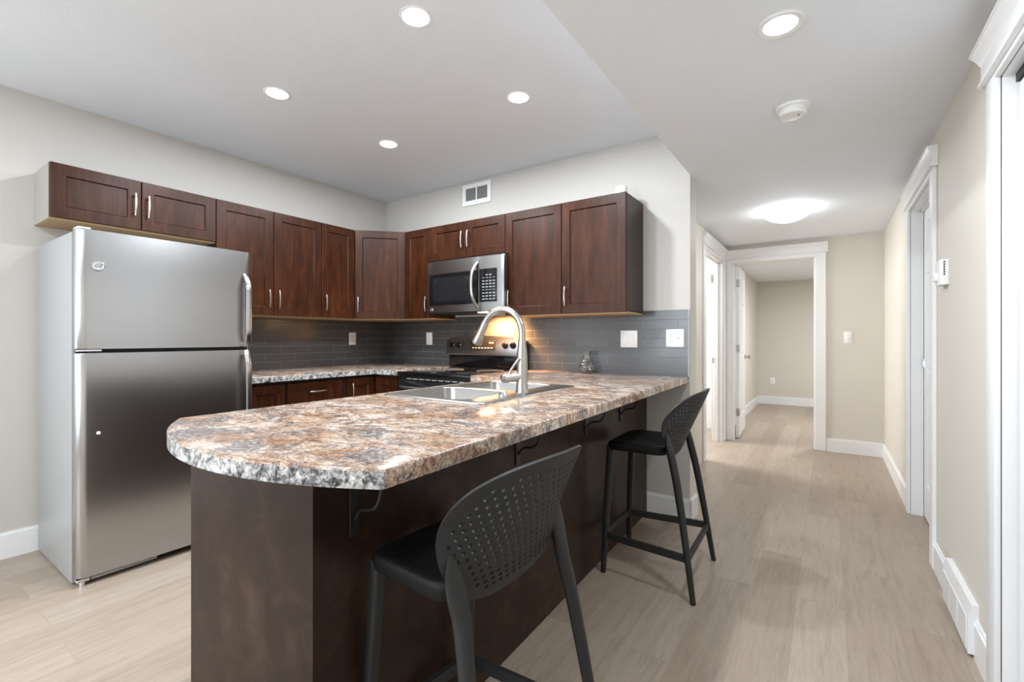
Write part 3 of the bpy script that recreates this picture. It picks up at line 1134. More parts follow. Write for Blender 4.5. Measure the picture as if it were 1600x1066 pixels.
fx, fy = -1.143, 1.752
fa = thing('faucet', 'tall brushed nickel gooseneck faucet at the sink', 'faucet', (fx, fy, zr))
MB().lathe([(0.030, 0), (0.030, 0.006), (0.027, 0.010), (0.0255, 0.05), (0.026, 0.12), (0.0245, 0.17), (0.019, 0.215), (0.0175, 0.24), (0.0, 0.24)], (fx, fy, zr), 28).build('body', M['nickel'], fa, 40)
R_ = 0.112
pts = [(fx, fy, zr + 0.235), (fx, fy, 1.21)] + [(fx - R_ + R_ * math.cos(math.radians(a)), fy, 1.21 + R_ * math.sin(math.radians(a))) for a in range(8, 158, 8)]
ex, ez = pts[-1][0], pts[-1][2]
tx, tz = -math.sin(math.radians(152)), math.cos(math.radians(152))
MB().tube(pts, 0.0155, 16).build('spout', M['nickel'], fa, 40)
hd = [(ex + tx * s_, fy, ez + tz * s_) for s_ in (-0.004, 0.0, 0.03, 0.07, 0.108, 0.112)]
MB().tube(hd, [0.0165, 0.0175, 0.0185, 0.022, 0.0275, 0.026], 20).build('spray_head', M['nickel'], fa, 40)
hb_ = MB()
hb_.tube([(fx, fy, zr + 0.075), (fx - 0.045, fy - 0.078, zr + 0.068)], [0.021, 0.021], 20)
hb_.tube([(fx - 0.045, fy - 0.078, zr + 0.068), (fx - 0.0495, fy - 0.0858, zr + 0.0673), (fx - 0.052, fy - 0.090, zr + 0.067)], [0.021, 0.018, 0.008], 20)
hbo = hb_.build('handle_hub', M['nickel'], fa, 40)
MB().tube([(fx - 0.036, fy - 0.060, zr + 0.080), (fx - 0.020, fy - 0.045, zr + 0.118), (fx + 0.004, fy - 0.034, zr + 0.155)], [0.006, 0.0055, 0.0065], 12).build('lever', M['nickel'], hbo, 40)
# small cap beside the faucet
b = MB().lathe([(0.020, 0), (0.020, 0.008), (0.012, 0.02), (0.0, 0.021)], (fx + 0.002, fy - 0.15, zr), 20)
tag(b.build('soap_cap', M['chrome']), 'small chrome cap on the sink ledge next to the faucet', 'cap')

# ------------------------------------------------------------------ counter brackets
for i, (yy, lab) in enumerate(((0.722, 'black curled counter bracket nearest the worktop end'), (1.475, 'black curled counter bracket behind the near stool back'),
                               (2.11, 'black curled counter bracket between the two stools'), (2.60, 'black curled counter bracket behind the far stool'))):
    xx = e0 + (e1 - e0) * (yy - PY0) / (YB - PY0) + 0.001
    r = thing('counter_bracket', lab, 'bracket', (xx, yy, ZC - 0.04), 'brackets under the worktop overhang')
    zt_ = ZC - 0.0385
    MB().box(xx, xx + 0.005, yy - 0.0135, yy + 0.0135, zt_ - 0.195, zt_, 0.001).build('wall_strip', M['black_metal'], r, 0)
    MB().box(xx + 0.005, xx + 0.17, yy - 0.0135, yy + 0.0135, zt_ - 0.005, zt_, 0.001).build('top_strip', M['black_metal'], r, 0)
    P = [(0.006, -0.155), (0.018, -0.137), (0.035, -0.124), (0.058, -0.121), (0.080, -0.112), (0.095, -0.092), (0.105, -0.062), (0.118, -0.030), (0.140, -0.006)]
    pts = []
    for k in range(len(P) - 1):
        for j in range(4):
            t = j / 4
            p_1, p0_, p1_, p2_ = P[max(k - 1, 0)], P[k], P[k + 1], P[min(k + 2, len(P) - 1)]
            q = [0.5 * ((2 * p0_[d]) + (-p_1[d] + p1_[d]) * t + (2 * p_1[d] - 5 * p0_[d] + 4 * p1_[d] - p2_[d]) * t * t + (-p_1[d] + 3 * p0_[d] - 3 * p1_[d] + p2_[d]) * t ** 3) for d in (0, 1)]
            pts.append((xx + q[0], yy, zt_ + q[1]))
    pts.append((xx + P[-1][0], yy, zt_ + P[-1][1]))
    b = MB().tube(pts, 0.0048, 10)
    b.tube([(xx + 0.006, yy, zt_ - 0.05), (xx + 0.025, yy, zt_ - 0.042), (xx + 0.040, yy, zt_ - 0.026), (xx + 0.05, yy, zt_ - 0.005)], 0.004, 8)
    b.build('scroll', M['black_metal'], r, 40)

# ------------------------------------------------------------------ refrigerator
FY0, FY1 = 0.637, 1.452
FR0, FRB, FRF = XL + 0.03, -2.99, -2.925
fr = thing('refrigerator', 'stainless top-freezer refrigerator with grey sides against the left wall', 'refrigerator', ((FR0 + FRF) / 2, (FY0 + FY1) / 2, 0))
MB().box(FR0, FRB, FY0, FY1, 0.012, 1.70, 0.004, 2).build('body', M['fridge_side'], fr)
MB().box(FRB, FRB + 0.012, FY0 + 0.012, FY1 - 0.012, 0.06, 1.70).build('gasket', M['dark_gap'], fr, 0)


def fdoor(z0, z1, name):
    xb = FRB + 0.010
    y0, y1 = FY0 + 0.002, FY1 - 0.002
    n = 24
    pts = [(xb, y1), (xb, y0)]
    rr_ = 0.042
    f0 = FRF - 0.008
    pts += [(f0 - rr_ + rr_ * math.sin(math.radians(a)) if f0 - rr_ > xb else xb + (f0 - xb) * math.sin(math.radians(a)), y0 + rr_ * (1 - math.cos(math.radians(a)))) for a in range(10, 91, 10)]
    ya, yb = y0 + rr_, y1 - rr_
    for i in range(1, n):
        t = i / n
        pts.append((f0 + 0.008 * (1 - (2 * t - 1) ** 2), ya + (yb - ya) * t))
    pts += [(f0 - rr_ + rr_ * math.sin(math.radians(a)) if f0 - rr_ > xb else xb + (f0 - xb) * math.sin(math.radians(a)), y1 - rr_ * (1 - math.cos(math.radians(a)))) for a in range(90, 9, -10)]
    b = MB()
    b.prism(pts, z0, z1, 'Z', 0.004, 2)
    return b.build(name, M['stainless'], fr, 40)


dz = 1.130
fz = fdoor(dz + 0.006, 1.712, 'freezer_door')
fl = fdoor(0.040, dz - 0.014, 'refrigerator_door')


def fhandle(z_foot, z_free, parent):
    """flat bowed bar: foot curls into the door at z_foot, the free end meets the door gap"""
    pts, rad = [], []
    n = 26
    yh = FY1 - 0.045
    for i in range(n + 1):
        t = i / n
        z = z_foot + (z_free - z_foot) * t
        out = 0.052 * min(1, math.sin(min(1, t / 0.22) * PI / 2)) * (1 - 0.55 * max(0, (t - 0.75) / 0.25) ** 2)
        pts.append((FRF - 0.008 + out, yh, z))
        rad.append((0.0075, 0.0165))
    sec = [(math.cos(2 * PI * i / 14), math.sin(2 * PI * i / 14)) for i in range(14)]
    b = MB().tube(pts, rad, sec=sec, up=(1, 0, 0))
    b.box(FRF - 0.01, FRF + 0.018, yh - 0.012, yh + 0.012, min(z_free, z_free + (0.03 if z_foot > z_free else -0.03)), max(z_free, z_free + (0.03 if z_foot > z_free else -0.03)), 0.003)
    return b.build('handle', M['stainless'], parent, 40)


fhandle(1.575, dz + 0.008, fz)
fhandle(0.58, dz - 0.016, fl)
# hinge covers
MB().box(FRB - 0.02, FRF - 0.014, FY0 + 0.010, FY0 + 0.060, 1.712, 1.722, 0.004, 3).build('hinge_cover', M['plastic_white'], fr)
MB().box(FRB, FRF - 0.015, FY0 + 0.008, FY0 + 0.10, dz - 0.006, dz + 0.003, 0.001).build('middle_hinge', M['chrome'], fr, 0)
b = MB().box(FRB - 0.01, FRF - 0.012, FY0 + 0.006, FY0 + 0.055, 0.022, 0.036, 0.002)
b.tube([(FRF - 0.03, FY0 + 0.03, 0.0), (FRF - 0.03, FY0 + 0.03, 0.03)], 0.012, 12)
b.build('bottom_hinge', M['chrome'], fr, 0)
MB().box(FRB - 0.05, FRB - 0.03, FY0 + 0.01, FY1 - 0.01, 0.0, 0.05).build('base_grille', M['dark_gap'], fr, 0)
MB().box(FRB + 0.002, FRF - 0.02, FY0 + 0.06, FY0 + 0.33, 0.018, 0.034, 0.005, 2).build('kick_strip', M['plastic_grey'], fr)
# badge
bx, by, bz = FRF - 0.0055, 0.720, 1.540
bd = MB().lathe([(0.0, 0.0), (0.0255, 0.0), (0.0255, 0.0035), (0.0225, 0.0045), (0.0215, 0.0028), (0.0, 0.0028)], (bx, by, bz), 32, 'X').build('badge', M['chrome'], fz, 40)
RX = Matrix(((0, 0, 1, 0), (1, 0, 0, 0), (0, 1, 0, 0), (0, 0, 0, 1)))   # text plane faces +X
text_mesh('GE', 0.024, Matrix.Translation((bx + 0.003, by, bz)) @ RX, 'monogram', M['slot'], bd, 0.0004, 0.35)
MB().lathe([(0.008, 0), (0.008, 0.003), (0.0, 0.0045)], (FRF - 0.007, 0.722, 0.727), 20, 'X').build('lock_plug', M['plastic_white'], fl)

# ------------------------------------------------------------------ stove
SXA, SXB, SYF = -2.768, -2.008, 2.475
st = thing('stove', 'black electric stove with stainless control backguard', 'stove', ((SXA + SXB) / 2, 2.78, 0))
MB().box(SXA, SXB, SYF + 0.03, 3.10, 0.02, 0.905).build('body', M['black_metal'], st, 0)
b = MB().box(SXA - 0.001, SXB + 0.001, SYF - 0.012, 3.06, 0.905, 0.930, 0.006, 2)
ck = b.build('cooktop', M['black_gloss'], st)
for (px, py, pr_) in ((-2.57, 2.64, 0.105), (-2.19, 2.64, 0.085), (-2.57, 2.90, 0.085), (-2.19, 2.90, 0.105)):
    MB().lathe([(pr_ - 0.002, 0), (pr_, 0), (pr_, 0.0006), (pr_ - 0.002, 0.0006)], (px, py, 0.93), 40, close=True).build('burner_ring', M['plastic_grey'], ck)
od = MB().box(SXA + 0.003, SXB - 0.003, SYF - 0.006, SYF + 0.03, 0.28, 0.865, 0.006, 2).build('oven_door', M['black_glass'], st)
pts = []
for i in range(17):
    t = i / 16
    pts.append((SXA + 0.04 + (SXB - SXA - 0.08) * t, SYF - 0.006 - 0.052 * math.sin(PI * min(1, max(0, min(t, 1 - t) / 0.09)) / 2), 0.815))
MB().tube(pts, [(0.012, 0.010)] * 17, 12, up=(0, 0, 1)).build('oven_handle', M['stainless'], od, 40)
b = MB()
for i in range(9):
    x = SXA + 0.10 + i * 0.066
    b.box(x, x + 0.045, SYF - 0.004, SYF + 0.03, 0.874, 0.880)
b.build('vent_slots', M['plastic_grey'], st, 0)
MB().box(SXA + 0.003, SXB - 0.003, SYF - 0.004, SYF + 0.03, 0.06, 0.27, 0.005, 2).build('drawer', M['black_gloss'], st)
# backguard
b = MB().box(SXA + 0.006, SXB + 0.045, 3.055, 3.112, 0.938, 1.165, 0.008, 2)
bg = b.build('backguard', M['black_gloss'], st)
prof = [(SXA + 0.0, 1.055), (SXA + 0.012, 1.040), (SXB - 0.01, 1.040), (SXB, 1.055)]
top = []
for i in range(25):
    t = i / 24
    x = SXB + (SXA - SXB) * t
    e = min(t, 1 - t) / 0.06
    top.append((x, 1.183 + 0.022 * (1 - (2 * t - 1) ** 2) - 0.028 * max(0, 1 - e) ** 2))
b = MB()
b.prism(prof + top, 3.022, 3.06, 'Y', 0.005, 2)
tilt = Matrix.Translation((0, 3.06, 1.04)) @ Matrix.Rotation(math.radians(-6), 4, 'X') @ Matrix.Translation((0, -3.06, -1.04))
b.xf(tilt)
cpanel = b.build('control_panel', M['stainless_dark_reflect'], st, 40)
b = MB().box(-2.50, -2.235, 3.019, 3.024, 1.088, 1.165, 0.002); b.xf(tilt)
disp = b.build('display', M['black_glass'], cpanel, 0)
for i in range(8):
    b = MB().box(-2.475 + i * 0.032, -2.475 + i * 0.032 + 0.020, 3.0185, 3.0192, 1.098, 1.106) if i < 7 else MB().box(-2.30, -2.255, 3.0185, 3.0192, 1.140, 1.150)
    b.xf(tilt)
    b.build('key', M['key_print'], disp, 0)
for kx in (-2.70, -2.625, -2.135, -2.06):
    b = MB()
    b.lathe([(0.027, 0), (0.027, -0.006), (0.021, -0.009), (0.019, -0.026), (0.0, -0.027)], (kx, 3.021, 1.125), 24, 'Y')
    b.box(kx - 0.004, kx + 0.004, 2.988, 3.0, 1.106, 1.144, 0.002)
    b.xf(tilt)
    kn = b.build('knob', M['black_gloss'], cpanel, 40)

# ------------------------------------------------------------------ over-the-range microwave
MX0, MX1, MYF, MZ0, MZ1 = -2.712, -1.946, 2.725, 1.392, 1.800
mw = thing('microwave', 'stainless over-the-range microwave with black window and keypad', 'microwave', ((MX0 + MX1) / 2, YB, MZ0))
MB().box(MX0 + 0.003, MX1 - 0.003, MYF + 0.045, YB - 0.005, MZ0 - 0.004, ZS0 - 0.007).build('body', M['black_metal'], mw, 0)


def bow(x):
    t = (x - MX0) / (MX1 - MX0)
    return MYF + 0.018 * (2 * t - 1) ** 2


def bowed(x0, x1, z0, z1, y_off, thick, n=14, r=0.0):
    b = MB()
    pts = [(x0 + (x1 - x0) * i / n, bow(x0 + (x1 - x0) * i / n) + y_off) for i in range(n + 1)]
    pts += [(x1 - (x1 - x0) * i / n, bow(x1 - (x1 - x0) * i / n) + y_off + thick) for i in range(n + 1)]
    b.prism(pts, z0, z1, 'Z', 0.003, 2)
    return b


XS = -2.162
md = bowed(MX0, XS - 0.001, MZ0, MZ1, 0, 0.04).build('door', M['stainless_dark_reflect'], mw, 40)
ms = bowed(XS + 0.001, MX1, MZ0, MZ1, 0, 0.04).build('control_side', M['stainless_dark_reflect'], mw, 40)
bowed(MX0 + 0.020, XS - 0.012, 1.448, 1.700, -0.0012, 0.003).build('window_surround', M['black_gloss'], md, 40)
bowed(MX0 + 0.065, XS - 0.095, 1.478, 1.668, -0.0020, 0.002).build('window', M['black_glass'], md, 40)
kp = bowed(XS + 0.002, -2.006, 1.458, 1.705, -0.0025, 0.003, 6).build('keypad', M['black_gloss'], ms, 40)
for ri in range(9):
    for ci in range(4):
        if ri in (0,) and ci in (0, 3):
            continue
        x = -2.135 + ci * 0.031
        z = 1.662 - ri * 0.0225
        if ri == 1 or ri == 5:
            zz = 0.003
        else:
            zz = 0.0065
        bowed(x, x + 0.020, z - zz, z, -0.0032, 0.001, 2).build('key', M['key_print'], kp, 0)
pts, n = [], 20
for i in range(n + 1):
    t = i / n
    z = 1.418 + 0.345 * t
    pts.append((XS - 0.022 - 0.022 * math.sin(PI * t), MYF + 0.004 - 0.045 * math.sin(PI * min(1, max(0.0, min(t, 1 - t) / 0.3)) / 2) - 0.008 * math.sin(PI * t), z))
MB().tube(pts, [(0.015, 0.008)] * (n + 1), 14, up=(1, 0, 0)).build('handle', M['nickel'], md, 40)
bx, bz = MX0 + 0.048, 1.418
bdg = MB().lathe([(0.0, 0.0), (0.015, 0.0), (0.015, -0.003), (0.0132, -0.004), (0.0128, -0.0026), (0.0, -0.0026)], (bx, bow(bx) - 0.0008, bz), 28, 'Y').build('badge', M['chrome'], md, 40)
RY = Matrix(((1, 0, 0, 0), (0, 0, -1, 0), (0, 1, 0, 0), (0, 0, 0, 1)))   # text plane faces -Y
text_mesh('GE', 0.013, Matrix.Translation((bx, bow(bx) - 0.0036, bz)) @ RY, 'monogram', M['plastic_grey'], bdg, 0.0003, 0.35)
for i, lx in enumerate((-2.19, -2.01)):
    MB().box(lx - 0.045, lx + 0.045, 2.80, 2.86, MZ0 - 0.008, MZ0 - 0.003, 0.002).build('cooktop_lamp', M['cook_lens'], mw, 0)
ckl = light('cooktop_light', 'AREA', (-2.20, 2.98, MZ0 - 0.012), 24, (1, 0.46, 0.16), 0.20, 0.06, (math.radians(28), 0, 0))
ckl.data.spread = math.radians(115)


# ------------------------------------------------------------------ bar stools
def make_stool():
    SZ = -0.002
    root = thing('bar_stool', 'black plastic counter stool', 'stool', (0, 0, 0), 'stools at the peninsula')
    K = 0.70
    sq = [(1, K), (K, 1), (-K, 1), (-1, K), (-1, -K), (-K, -1), (K, -1), (1, -K)]
    for sy in (-1, 1):
        MB().tube([(-0.186, sy * 0.166, 0.640), (-0.204, sy * 0.178, 0.32), (-0.217, sy * 0.191, 0.0)], [(0.0165, 0.0165), (0.015, 0.015), (0.0115, 0.0125)], sec=sq, up=(1, 0, 0)).build('leg', M['stool'], root, 50)
        pts = [(0.103, sy * 0.190, 0.775), (0.104, sy * 0.195, 0.735), (0.108, sy * 0.196, 0.695), (0.116, sy * 0.194, 0.655), (0.126, sy * 0.193, 0.61), (0.150, sy * 0.203, 0.50), (0.184, sy * 0.221, 0.30), (0.230, sy * 0.247, 0.0)]
        rad = [(0.002, 0.008), (0.006, 0.018), (0.011, 0.026), (0.016, 0.026), (0.0185, 0.021), (0.0185, 0.0175), (0.0165, 0.0155), (0.0125, 0.0125)]
        ctl = [p + r for p, r in zip(pts, rad)]
        pts, rad = [], []
        for k in range(len(ctl) - 1):
            A, B, D, E2 = ctl[max(k - 1, 0)], ctl[k], ctl[k + 1], ctl[min(k + 2, len(ctl) - 1)]
            for j in range(5):
                t = j / 5
                q = [0.5 * (2 * B[i] + (D[i] - A[i]) * t + (2 * A[i] - 5 * B[i] + 4 * D[i] - E2[i]) * t * t + (3 * B[i] - A[i] - 3 * D[i] + E2[i]) * t ** 3) for i in range(5)]
                pts.append(tuple(q[:3]))
                rad.append((max(q[3], 0.001), max(q[4], 0.004)))
        pts.append(ctl[-1][:3])
        rad.append(ctl[-1][3:])
        MB().tube(pts, rad, sec=[(math.cos(2 * PI * i / 12), math.sin(2 * PI * i / 12)) for i in range(12)], up=(1, 0, 0)).build('leg', M['stool'], root, 60)
    # seat: rounded shell with a dished top and turned-down edge
    b = MB()
    n = 48

    def seat_pt(a, s):
        ca_, sa = math.cos(a), math.sin(a)
        p = 7.0
        k = (abs(ca_) ** p + abs(sa) ** p) ** (-1 / p)
        x = -0.058 + 0.152 * k * ca_ * s
        y = 0.196 * k * sa * s
        return x, y
    rings = []
    for s, z in ((0.06, 0.655), (0.3, 0.661), (0.6, 0.664), (0.82, 0.669), (0.93, 0.671), (0.985, 0.667), (1.0, 0.658), (1.0, 0.646), (0.985, 0.630), (0.94, 0.630), (0.9, 0.642), (0.5, 0.642), (0.06, 0.642)):
        ring = []
        for i in range(n):
            x, y = seat_pt(2 * PI * i / n, s)
            zz = z
            if x < -0.12:
                zz -= 0.010 * ((-0.12 - x) / 0.1) ** 2
            ring.append(b.bm.verts.new((x, y, zz + SZ)))
        rings.append(ring)
    for A, B in zip(rings, rings[1:]):
        for j in range(n):
            b.bm.faces.new((A[j], A[(j + 1) % n], B[(j + 1) % n], B[j]))
    b.bm.faces.new(rings[0]); b.bm.faces.new(rings[-1][::-1])
    b.build('seat', M['stool_seat'], root, 60)
    # perforated backrest
    Hh, Wm = 0.335, 0.264
    out = []
    N = 96
    for i in range(N):
        a = 2 * PI * i / N
        ca_, sa = math.cos(a), math.sin(a)
        p = 2.35 if sa > 0 else 2.6
        k = (abs(ca_) ** p + abs(sa) ** p) ** (-1 / p)
        Hm = 0.57 * Hh
        out.append((Wm * k * ca_ * (1.0 if sa > 0 else 1 - 0.10 * (k * sa) ** 2), Hm + ((Hh - Hm) if sa > 0 else Hm) * k * sa))

    def ins(q, m_):
        cx_, cy_ = 0, Hh / 2
        d = math.hypot(q[0], q[1] - cy_)
        f = (d - m_) / d
        return (q[0] * f, cy_ + (q[1] - cy_) * f)
    lim = [ins(q, 0.030) for q in out]
    ring1 = [ins(q, 0.010) for q in out]
    ring2 = [ins(q, 0.021) for q in out]
    ptsv = [Vector(p) for p in out] + [Vector(p) for p in ring1] + [Vector(p) for p in ring2]
    edg = [(i, (i + 1) % N) for i in range(N)]
    holes = []
    sx, sz = 0.0232, 0.0172
    for r_ in range(20):
        zc = 0.022 + r_ * sz
        for c_ in range(-12, 13):
            xc = (c_ + (0.5 if r_ % 2 else 0)) * sx
            if inpoly(Vector((xc, zc)), lim) and not (zc < 0.12 and abs(xc) > 0.14 + zc * 0.4):
                holes.append((xc, zc))
    for (xc, zc) in holes:
        k0 = len(ptsv)
        m_ = 8
        for j in range(m_):
            a = 2 * PI * (j + 0.5) / m_
            ptsv.append(Vector((xc + 0.0056 * math.cos(a), zc + 0.0052 * math.sin(a))))
        edg += [(k0 + j, k0 + (j + 1) % m_) for j in range(m_)]
    V, E_, F, _, _, _ = delaunay_2d_cdt(ptsv, edg, [], 0, 1e-7)
    R0 = 0.300

    def to3(p, t):
        q, h = p.x, p.y
        a = q / R0
        hh = h / Hh
        kk = min(1.0, max(0.0, hh / 0.6))
        kk = 0.28 + 0.60 * kk * kk * (3 - 2 * kk)
        x = 0.100 + 0.165 * hh - 0.012 * hh * hh - R0 * (1 - math.cos(a)) * kk - t * math.cos(a) * 0.93
        return Vector((x, R0 * math.sin(a) - t * math.sin(a) * 0.6, 0.603 + h + t * 0.35))
    b = MB()
    fr_ = [b.bm.verts.new(to3(p, 0)) for p in V]
    bk_ = [b.bm.verts.new(to3(p, 0.0075)) for p in V]
    cnt = set()
    for f in F:
        ctr = sum((V[i] for i in f), Vector((0, 0))) / len(f)
        if not inpoly(ctr, out):
            continue
        if any((ctr.x - h_[0]) ** 2 + (ctr.y - h_[1]) ** 2 < 0.0053 ** 2 * 0.83 for h_ in holes):
            continue
        b.bm.faces.new([fr_[i] for i in f])
        b.bm.faces.new([bk_[i] for i in reversed(f)])
        for i in range(len(f)):
            cnt.add((f[i], f[(i + 1) % len(f)]))
    for (i, j) in cnt:
        if (j, i) not in cnt:
            b.bm.faces.new((fr_[i], bk_[i], bk_[j], fr_[j]))
    for v in fr_ + bk_:
        if not v.link_faces:
            b.bm.verts.remove(v)
    b.build('backrest', M['stool'], root, 40)
    # stretchers and bowed foot rest
    zf = 0.188
    fxl, rxl = -0.2095, 0.202
    rect = [(1, 1), (-1, 1), (-1, -1), (1, -1)]
    for sy in (-1, 1):
        MB().tube([(fxl, sy * 0.184, zf), (rxl, sy * 0.230, zf)], [(0.017, 0.007)] * 2, sec=rect, up=(0, 0, 1)).build('stretcher', M['stool'], root, 0)
    MB().tube([(rxl, -0.230, zf), (rxl, 0.230, zf)], [(0.017, 0.007)] * 2, sec=rect, up=(0, 0, 1)).build('stretcher', M['stool'], root, 0)
    pts = [(fxl - 0.012 * math.cos(PI / 2 * t), 0.184 * t, zf) for t in [-1 + i / 10 for i in range(21)]]
    MB().tube(pts, [(0.017, 0.008)] * 21, sec=rect, up=(0, 0, 1)).build('foot_rest', M['stool'], root, 40)
    return root


s1 = make_stool()
s1['label'] = 'black perforated-back counter stool in the foreground at the worktop'
s1.location = (-0.728, 0.918, 0)
s1.rotation_euler = (0, 0, math.radians(-3.4))
s2 = copy_tree(s1)
s2['label'] = 'black perforated-back counter stool farther away near the wall end'
s2.location = (-0.732, 2.400, 0)
s2.rotation_euler = (0, 0, math.radians(1.1))


# ------------------------------------------------------------------ wall plates
def plate(mtx, name, label, cat, kind, w=0.074, h=0.118, group=None):
    """plate in local frame: x width, z height, -y outward; origin at the centre on the wall"""
    o = mtx.to_translation()
    r = thing(name, label, cat, o, group)
    b = MB().box(-w / 2, w / 2, -0.006, 0, -h / 2, h / 2, 0.003, 2); b.xf(mtx)
    b.build('plate', M['plastic_white'], r)
    for i, k in enumerate(kind):
        cx = (i - (len(kind) - 1) / 2) * 0.046
        if k == 'rocker' or k == 'dimmer':
            b = MB().box(cx - 0.0165, cx + 0.0165, -0.0085, -0.004, -0.033, 0.033, 0.002); b.xf(mtx)
            b.build('rocker', M['plastic_white'], r)
            if k == 'dimmer':
                b = MB().lathe([(0.014, 0), (0.014, -0.006), (0.0, -0.007)], (cx, -0.0085, -0.004), 20, 'Y'); b.xf(mtx)
                b.build('dial', M['plastic_white'], r)
        else:
            b = MB().box(cx - 0.0165, cx + 0.0165, -0.0075, -0.004, -0.033, 0.033, 0.001); b.xf(mtx)
            rc = b.build('receptacle', M['plastic_white'], r)
            b = MB()
            for z in ((0.018, -0.018) if k == 'outlet' else ()):
                b.box(cx - 0.008, cx - 0.0055, -0.0079, -0.0074, z, z + 0.009).box(cx + 0.0055, cx + 0.008, -0.0079, -0.0074, z, z + 0.009)
                b.lathe([(0.003, 0), (0.003, -0.0005), (0, -0.0005)], (cx, -0.0074, z - 0.006), 10, 'Y')
            if k == 'jack':
                b.lathe([(0.005, 0), (0.005, -0.006), (0.003, -0.006), (0, -0.005)], (cx, -0.0074, 0), 12, 'Y')
            b.xf(mtx)
            b.build('slots', M['slot'] if k == 'outlet' else M['plastic_grey'], rc, 0)
    return r


yt = YB - 0.009
plate(frame_m((-3.065, yt, 1.182), '-Y'), 'wall_outlet', 'white wall plate on grey tile left of the stove', 'outlet', ['rocker'], 0.076, 0.116)
plate(frame_m((XL + 0.009, 2.716, 1.182), '+X'), 'wall_outlet', 'white outlet on the dark tile of the left wall', 'outlet', ['outlet'], 0.076, 0.116)
plate(frame_m((-1.146, yt, 1.182), '-Y'), 'light_switch', 'white double rocker switch on grey tile behind the vase', 'switch', ['rocker', 'rocker'], 0.122, 0.118)
plate(frame_m((-0.834, yt, 1.188), '-Y'), 'wall_outlet', 'white two-gang outlet and jack plate at the tile end', 'outlet', ['outlet', 'jack'], 0.116, 0.118)
plate(frame_m((0.166, YE, 1.193), '-Y'), 'light_switch', 'white dimmer switch on the hall end wall', 'switch', ['dimmer'], 0.068, 0.122)
plate(frame_m((-0.83, FY, 0.41), '-Y'), 'wall_outlet', 'white outlet low on the far room wall', 'outlet', ['outlet'], 0.078, 0.125)

# air vent above the microwave
r = thing('air_vent', 'white two-pane return air vent under the kitchen ceiling', 'vent', (-2.506, YB, 2.43))
b = MB()
x0, x1, z0, z1 = -2.661, -2.351, 2.343, 2.527
for q in ((x0, x1, z1 - 0.036, z1), (x0, x1, z0, z0 + 0.040), (x0, x0 + 0.036, z0 + 0.040, z1 - 0.036), (x1 - 0.036, x1, z0 + 0.040, z1 - 0.036)):
    b.box(q[0], q[1], YB - 0.012, YB, q[2], q[3])
b.build('frame', M['trim'], r)
MB().box((x0 + x1) / 2 - 0.006, (x0 + x1) / 2 + 0.006, YB - 0.012, YB - 0.002, z0 + 0.03, z1 - 0.03).build('mullion', M['trim'], r, 0)
b = MB()
for i in range(14):
    zz = z0 + 0.042 + i * 0.0075
    b.box(x0 + 0.034, x1 - 0.034, YB - 0.007, YB - 0.001, zz, zz + 0.004)
b.box(x0 + 0.03, x1 - 0.03, YB - 0.002, YB - 0.0005, z0 + 0.035, z1 - 0.03)
b.build('louvre', M['grille'], r, 0)
MB().lathe([(0.005, 0), (0.005, -0.002), (0, -0.003)], ((x0 + x1) / 2, YB - 0.012, z0 + 0.018), 12, 'Y').build('screw', M['plastic_grey'], r)

# floor register on the right wall
r = thing('floor_register', 'white baseboard air register low on the right wall', 'vent', (XR, 2.61, 0.0))
b = MB()
b.prism([(XR, 0.012), (XR - 0.030, 0.012), (XR - 0.030, 0.150), (XR - 0.020, 0.195), (XR, 0.195)], 2.385, 2.84, 'Y')
b.build('housing', M['trim'], r, 0)
for k in range(3):
    ya = 2.40 + k * 0.145
    MB().box(XR - 0.033, XR - 0.029, ya, ya + 0.135, 0.022, 0.145, 0.001).build('grille_panel', M['trim'], r, 0)

# thermostat
r = thing('thermostat', 'small white thermostat on the right wall beside the door casing', 'thermostat', (XR, 2.99, 1.5))
ty0, ty1, tz0, tz1 = 2.895, 3.045, 1.437, 1.555
ty1 = 3.015
MB().box(XR - 0.030, XR, ty0, ty1, tz0, tz1, 0.003, 2).build('body', M['plastic_white'], r)
b = MB()
for k in range(6):
    b.box(XR - 0.0195, XR - 0.0140, ty0 - 0.0006, ty0 + 0.001, tz1 - 0.008 - k * 0.0115 - 0.009, tz1 - 0.008 - k * 0.0115)
b.build('side_vents', M['slot'], r, 0)
MB().lathe([(0.022, 0), (0.022, -0.010), (0.019, -0.012), (0, -0.012)], (XR - 0.030, ty1 - 0.032, 1.478), 24, 'X').build('dial', M['plastic_white'], r)

# ------------------------------------------------------------------ ceiling fittings
spots = [(-1.443, 1.387, 'recessed ceiling light nearest the camera over the kitchen'), (-2.531, 1.386, 'recessed ceiling light above the fridge side of the kitchen'),
         (-1.446, 2.180, 'recessed ceiling light nearest the wall vent and dropped ceiling'), (-2.547, 2.189, 'recessed ceiling light nearest the corner cabinet')]
for x, y, lab in spots:
    r = thing('recessed_light', lab, 'ceiling light', (x, y, HC), 'recessed kitchen ceiling lights')
    MB().lathe([(0.056, -0.003), (0.066, -0.003), (0.069, -0.001), (0.069, 0), (0.056, 0)], (x, y, HC), 32, close=True).build('ring', M['trim'], r)
    MB().lathe([(0, -0.006), (0.050, -0.006), (0.0555, -0.003), (0.0555, -0.0005), (0, -0.0005)], (x, y, HC), 32).build('lens', M['lens'], r)
    light('pot_light', 'AREA', (x, y, HC - 0.012), 16, (0.89, 0.945, 1.0), 0.10)
for x, y in ((-1.44, -0.7), (-2.55, -0.7), (-1.44, -2.4), (-2.55, -2.4)):  # added fill lights without fittings, unseen behind the camera, to brighten the room
    light('living_room_fill_light', 'AREA', (x, y, HC - 0.012), 16, (0.89, 0.945, 1.0), 0.10)
x, y = -0.134, 1.802
r = thing('recessed_light', 'recessed ceiling light with wide white ring near the smoke detector', 'ceiling light', (x, y, HB))
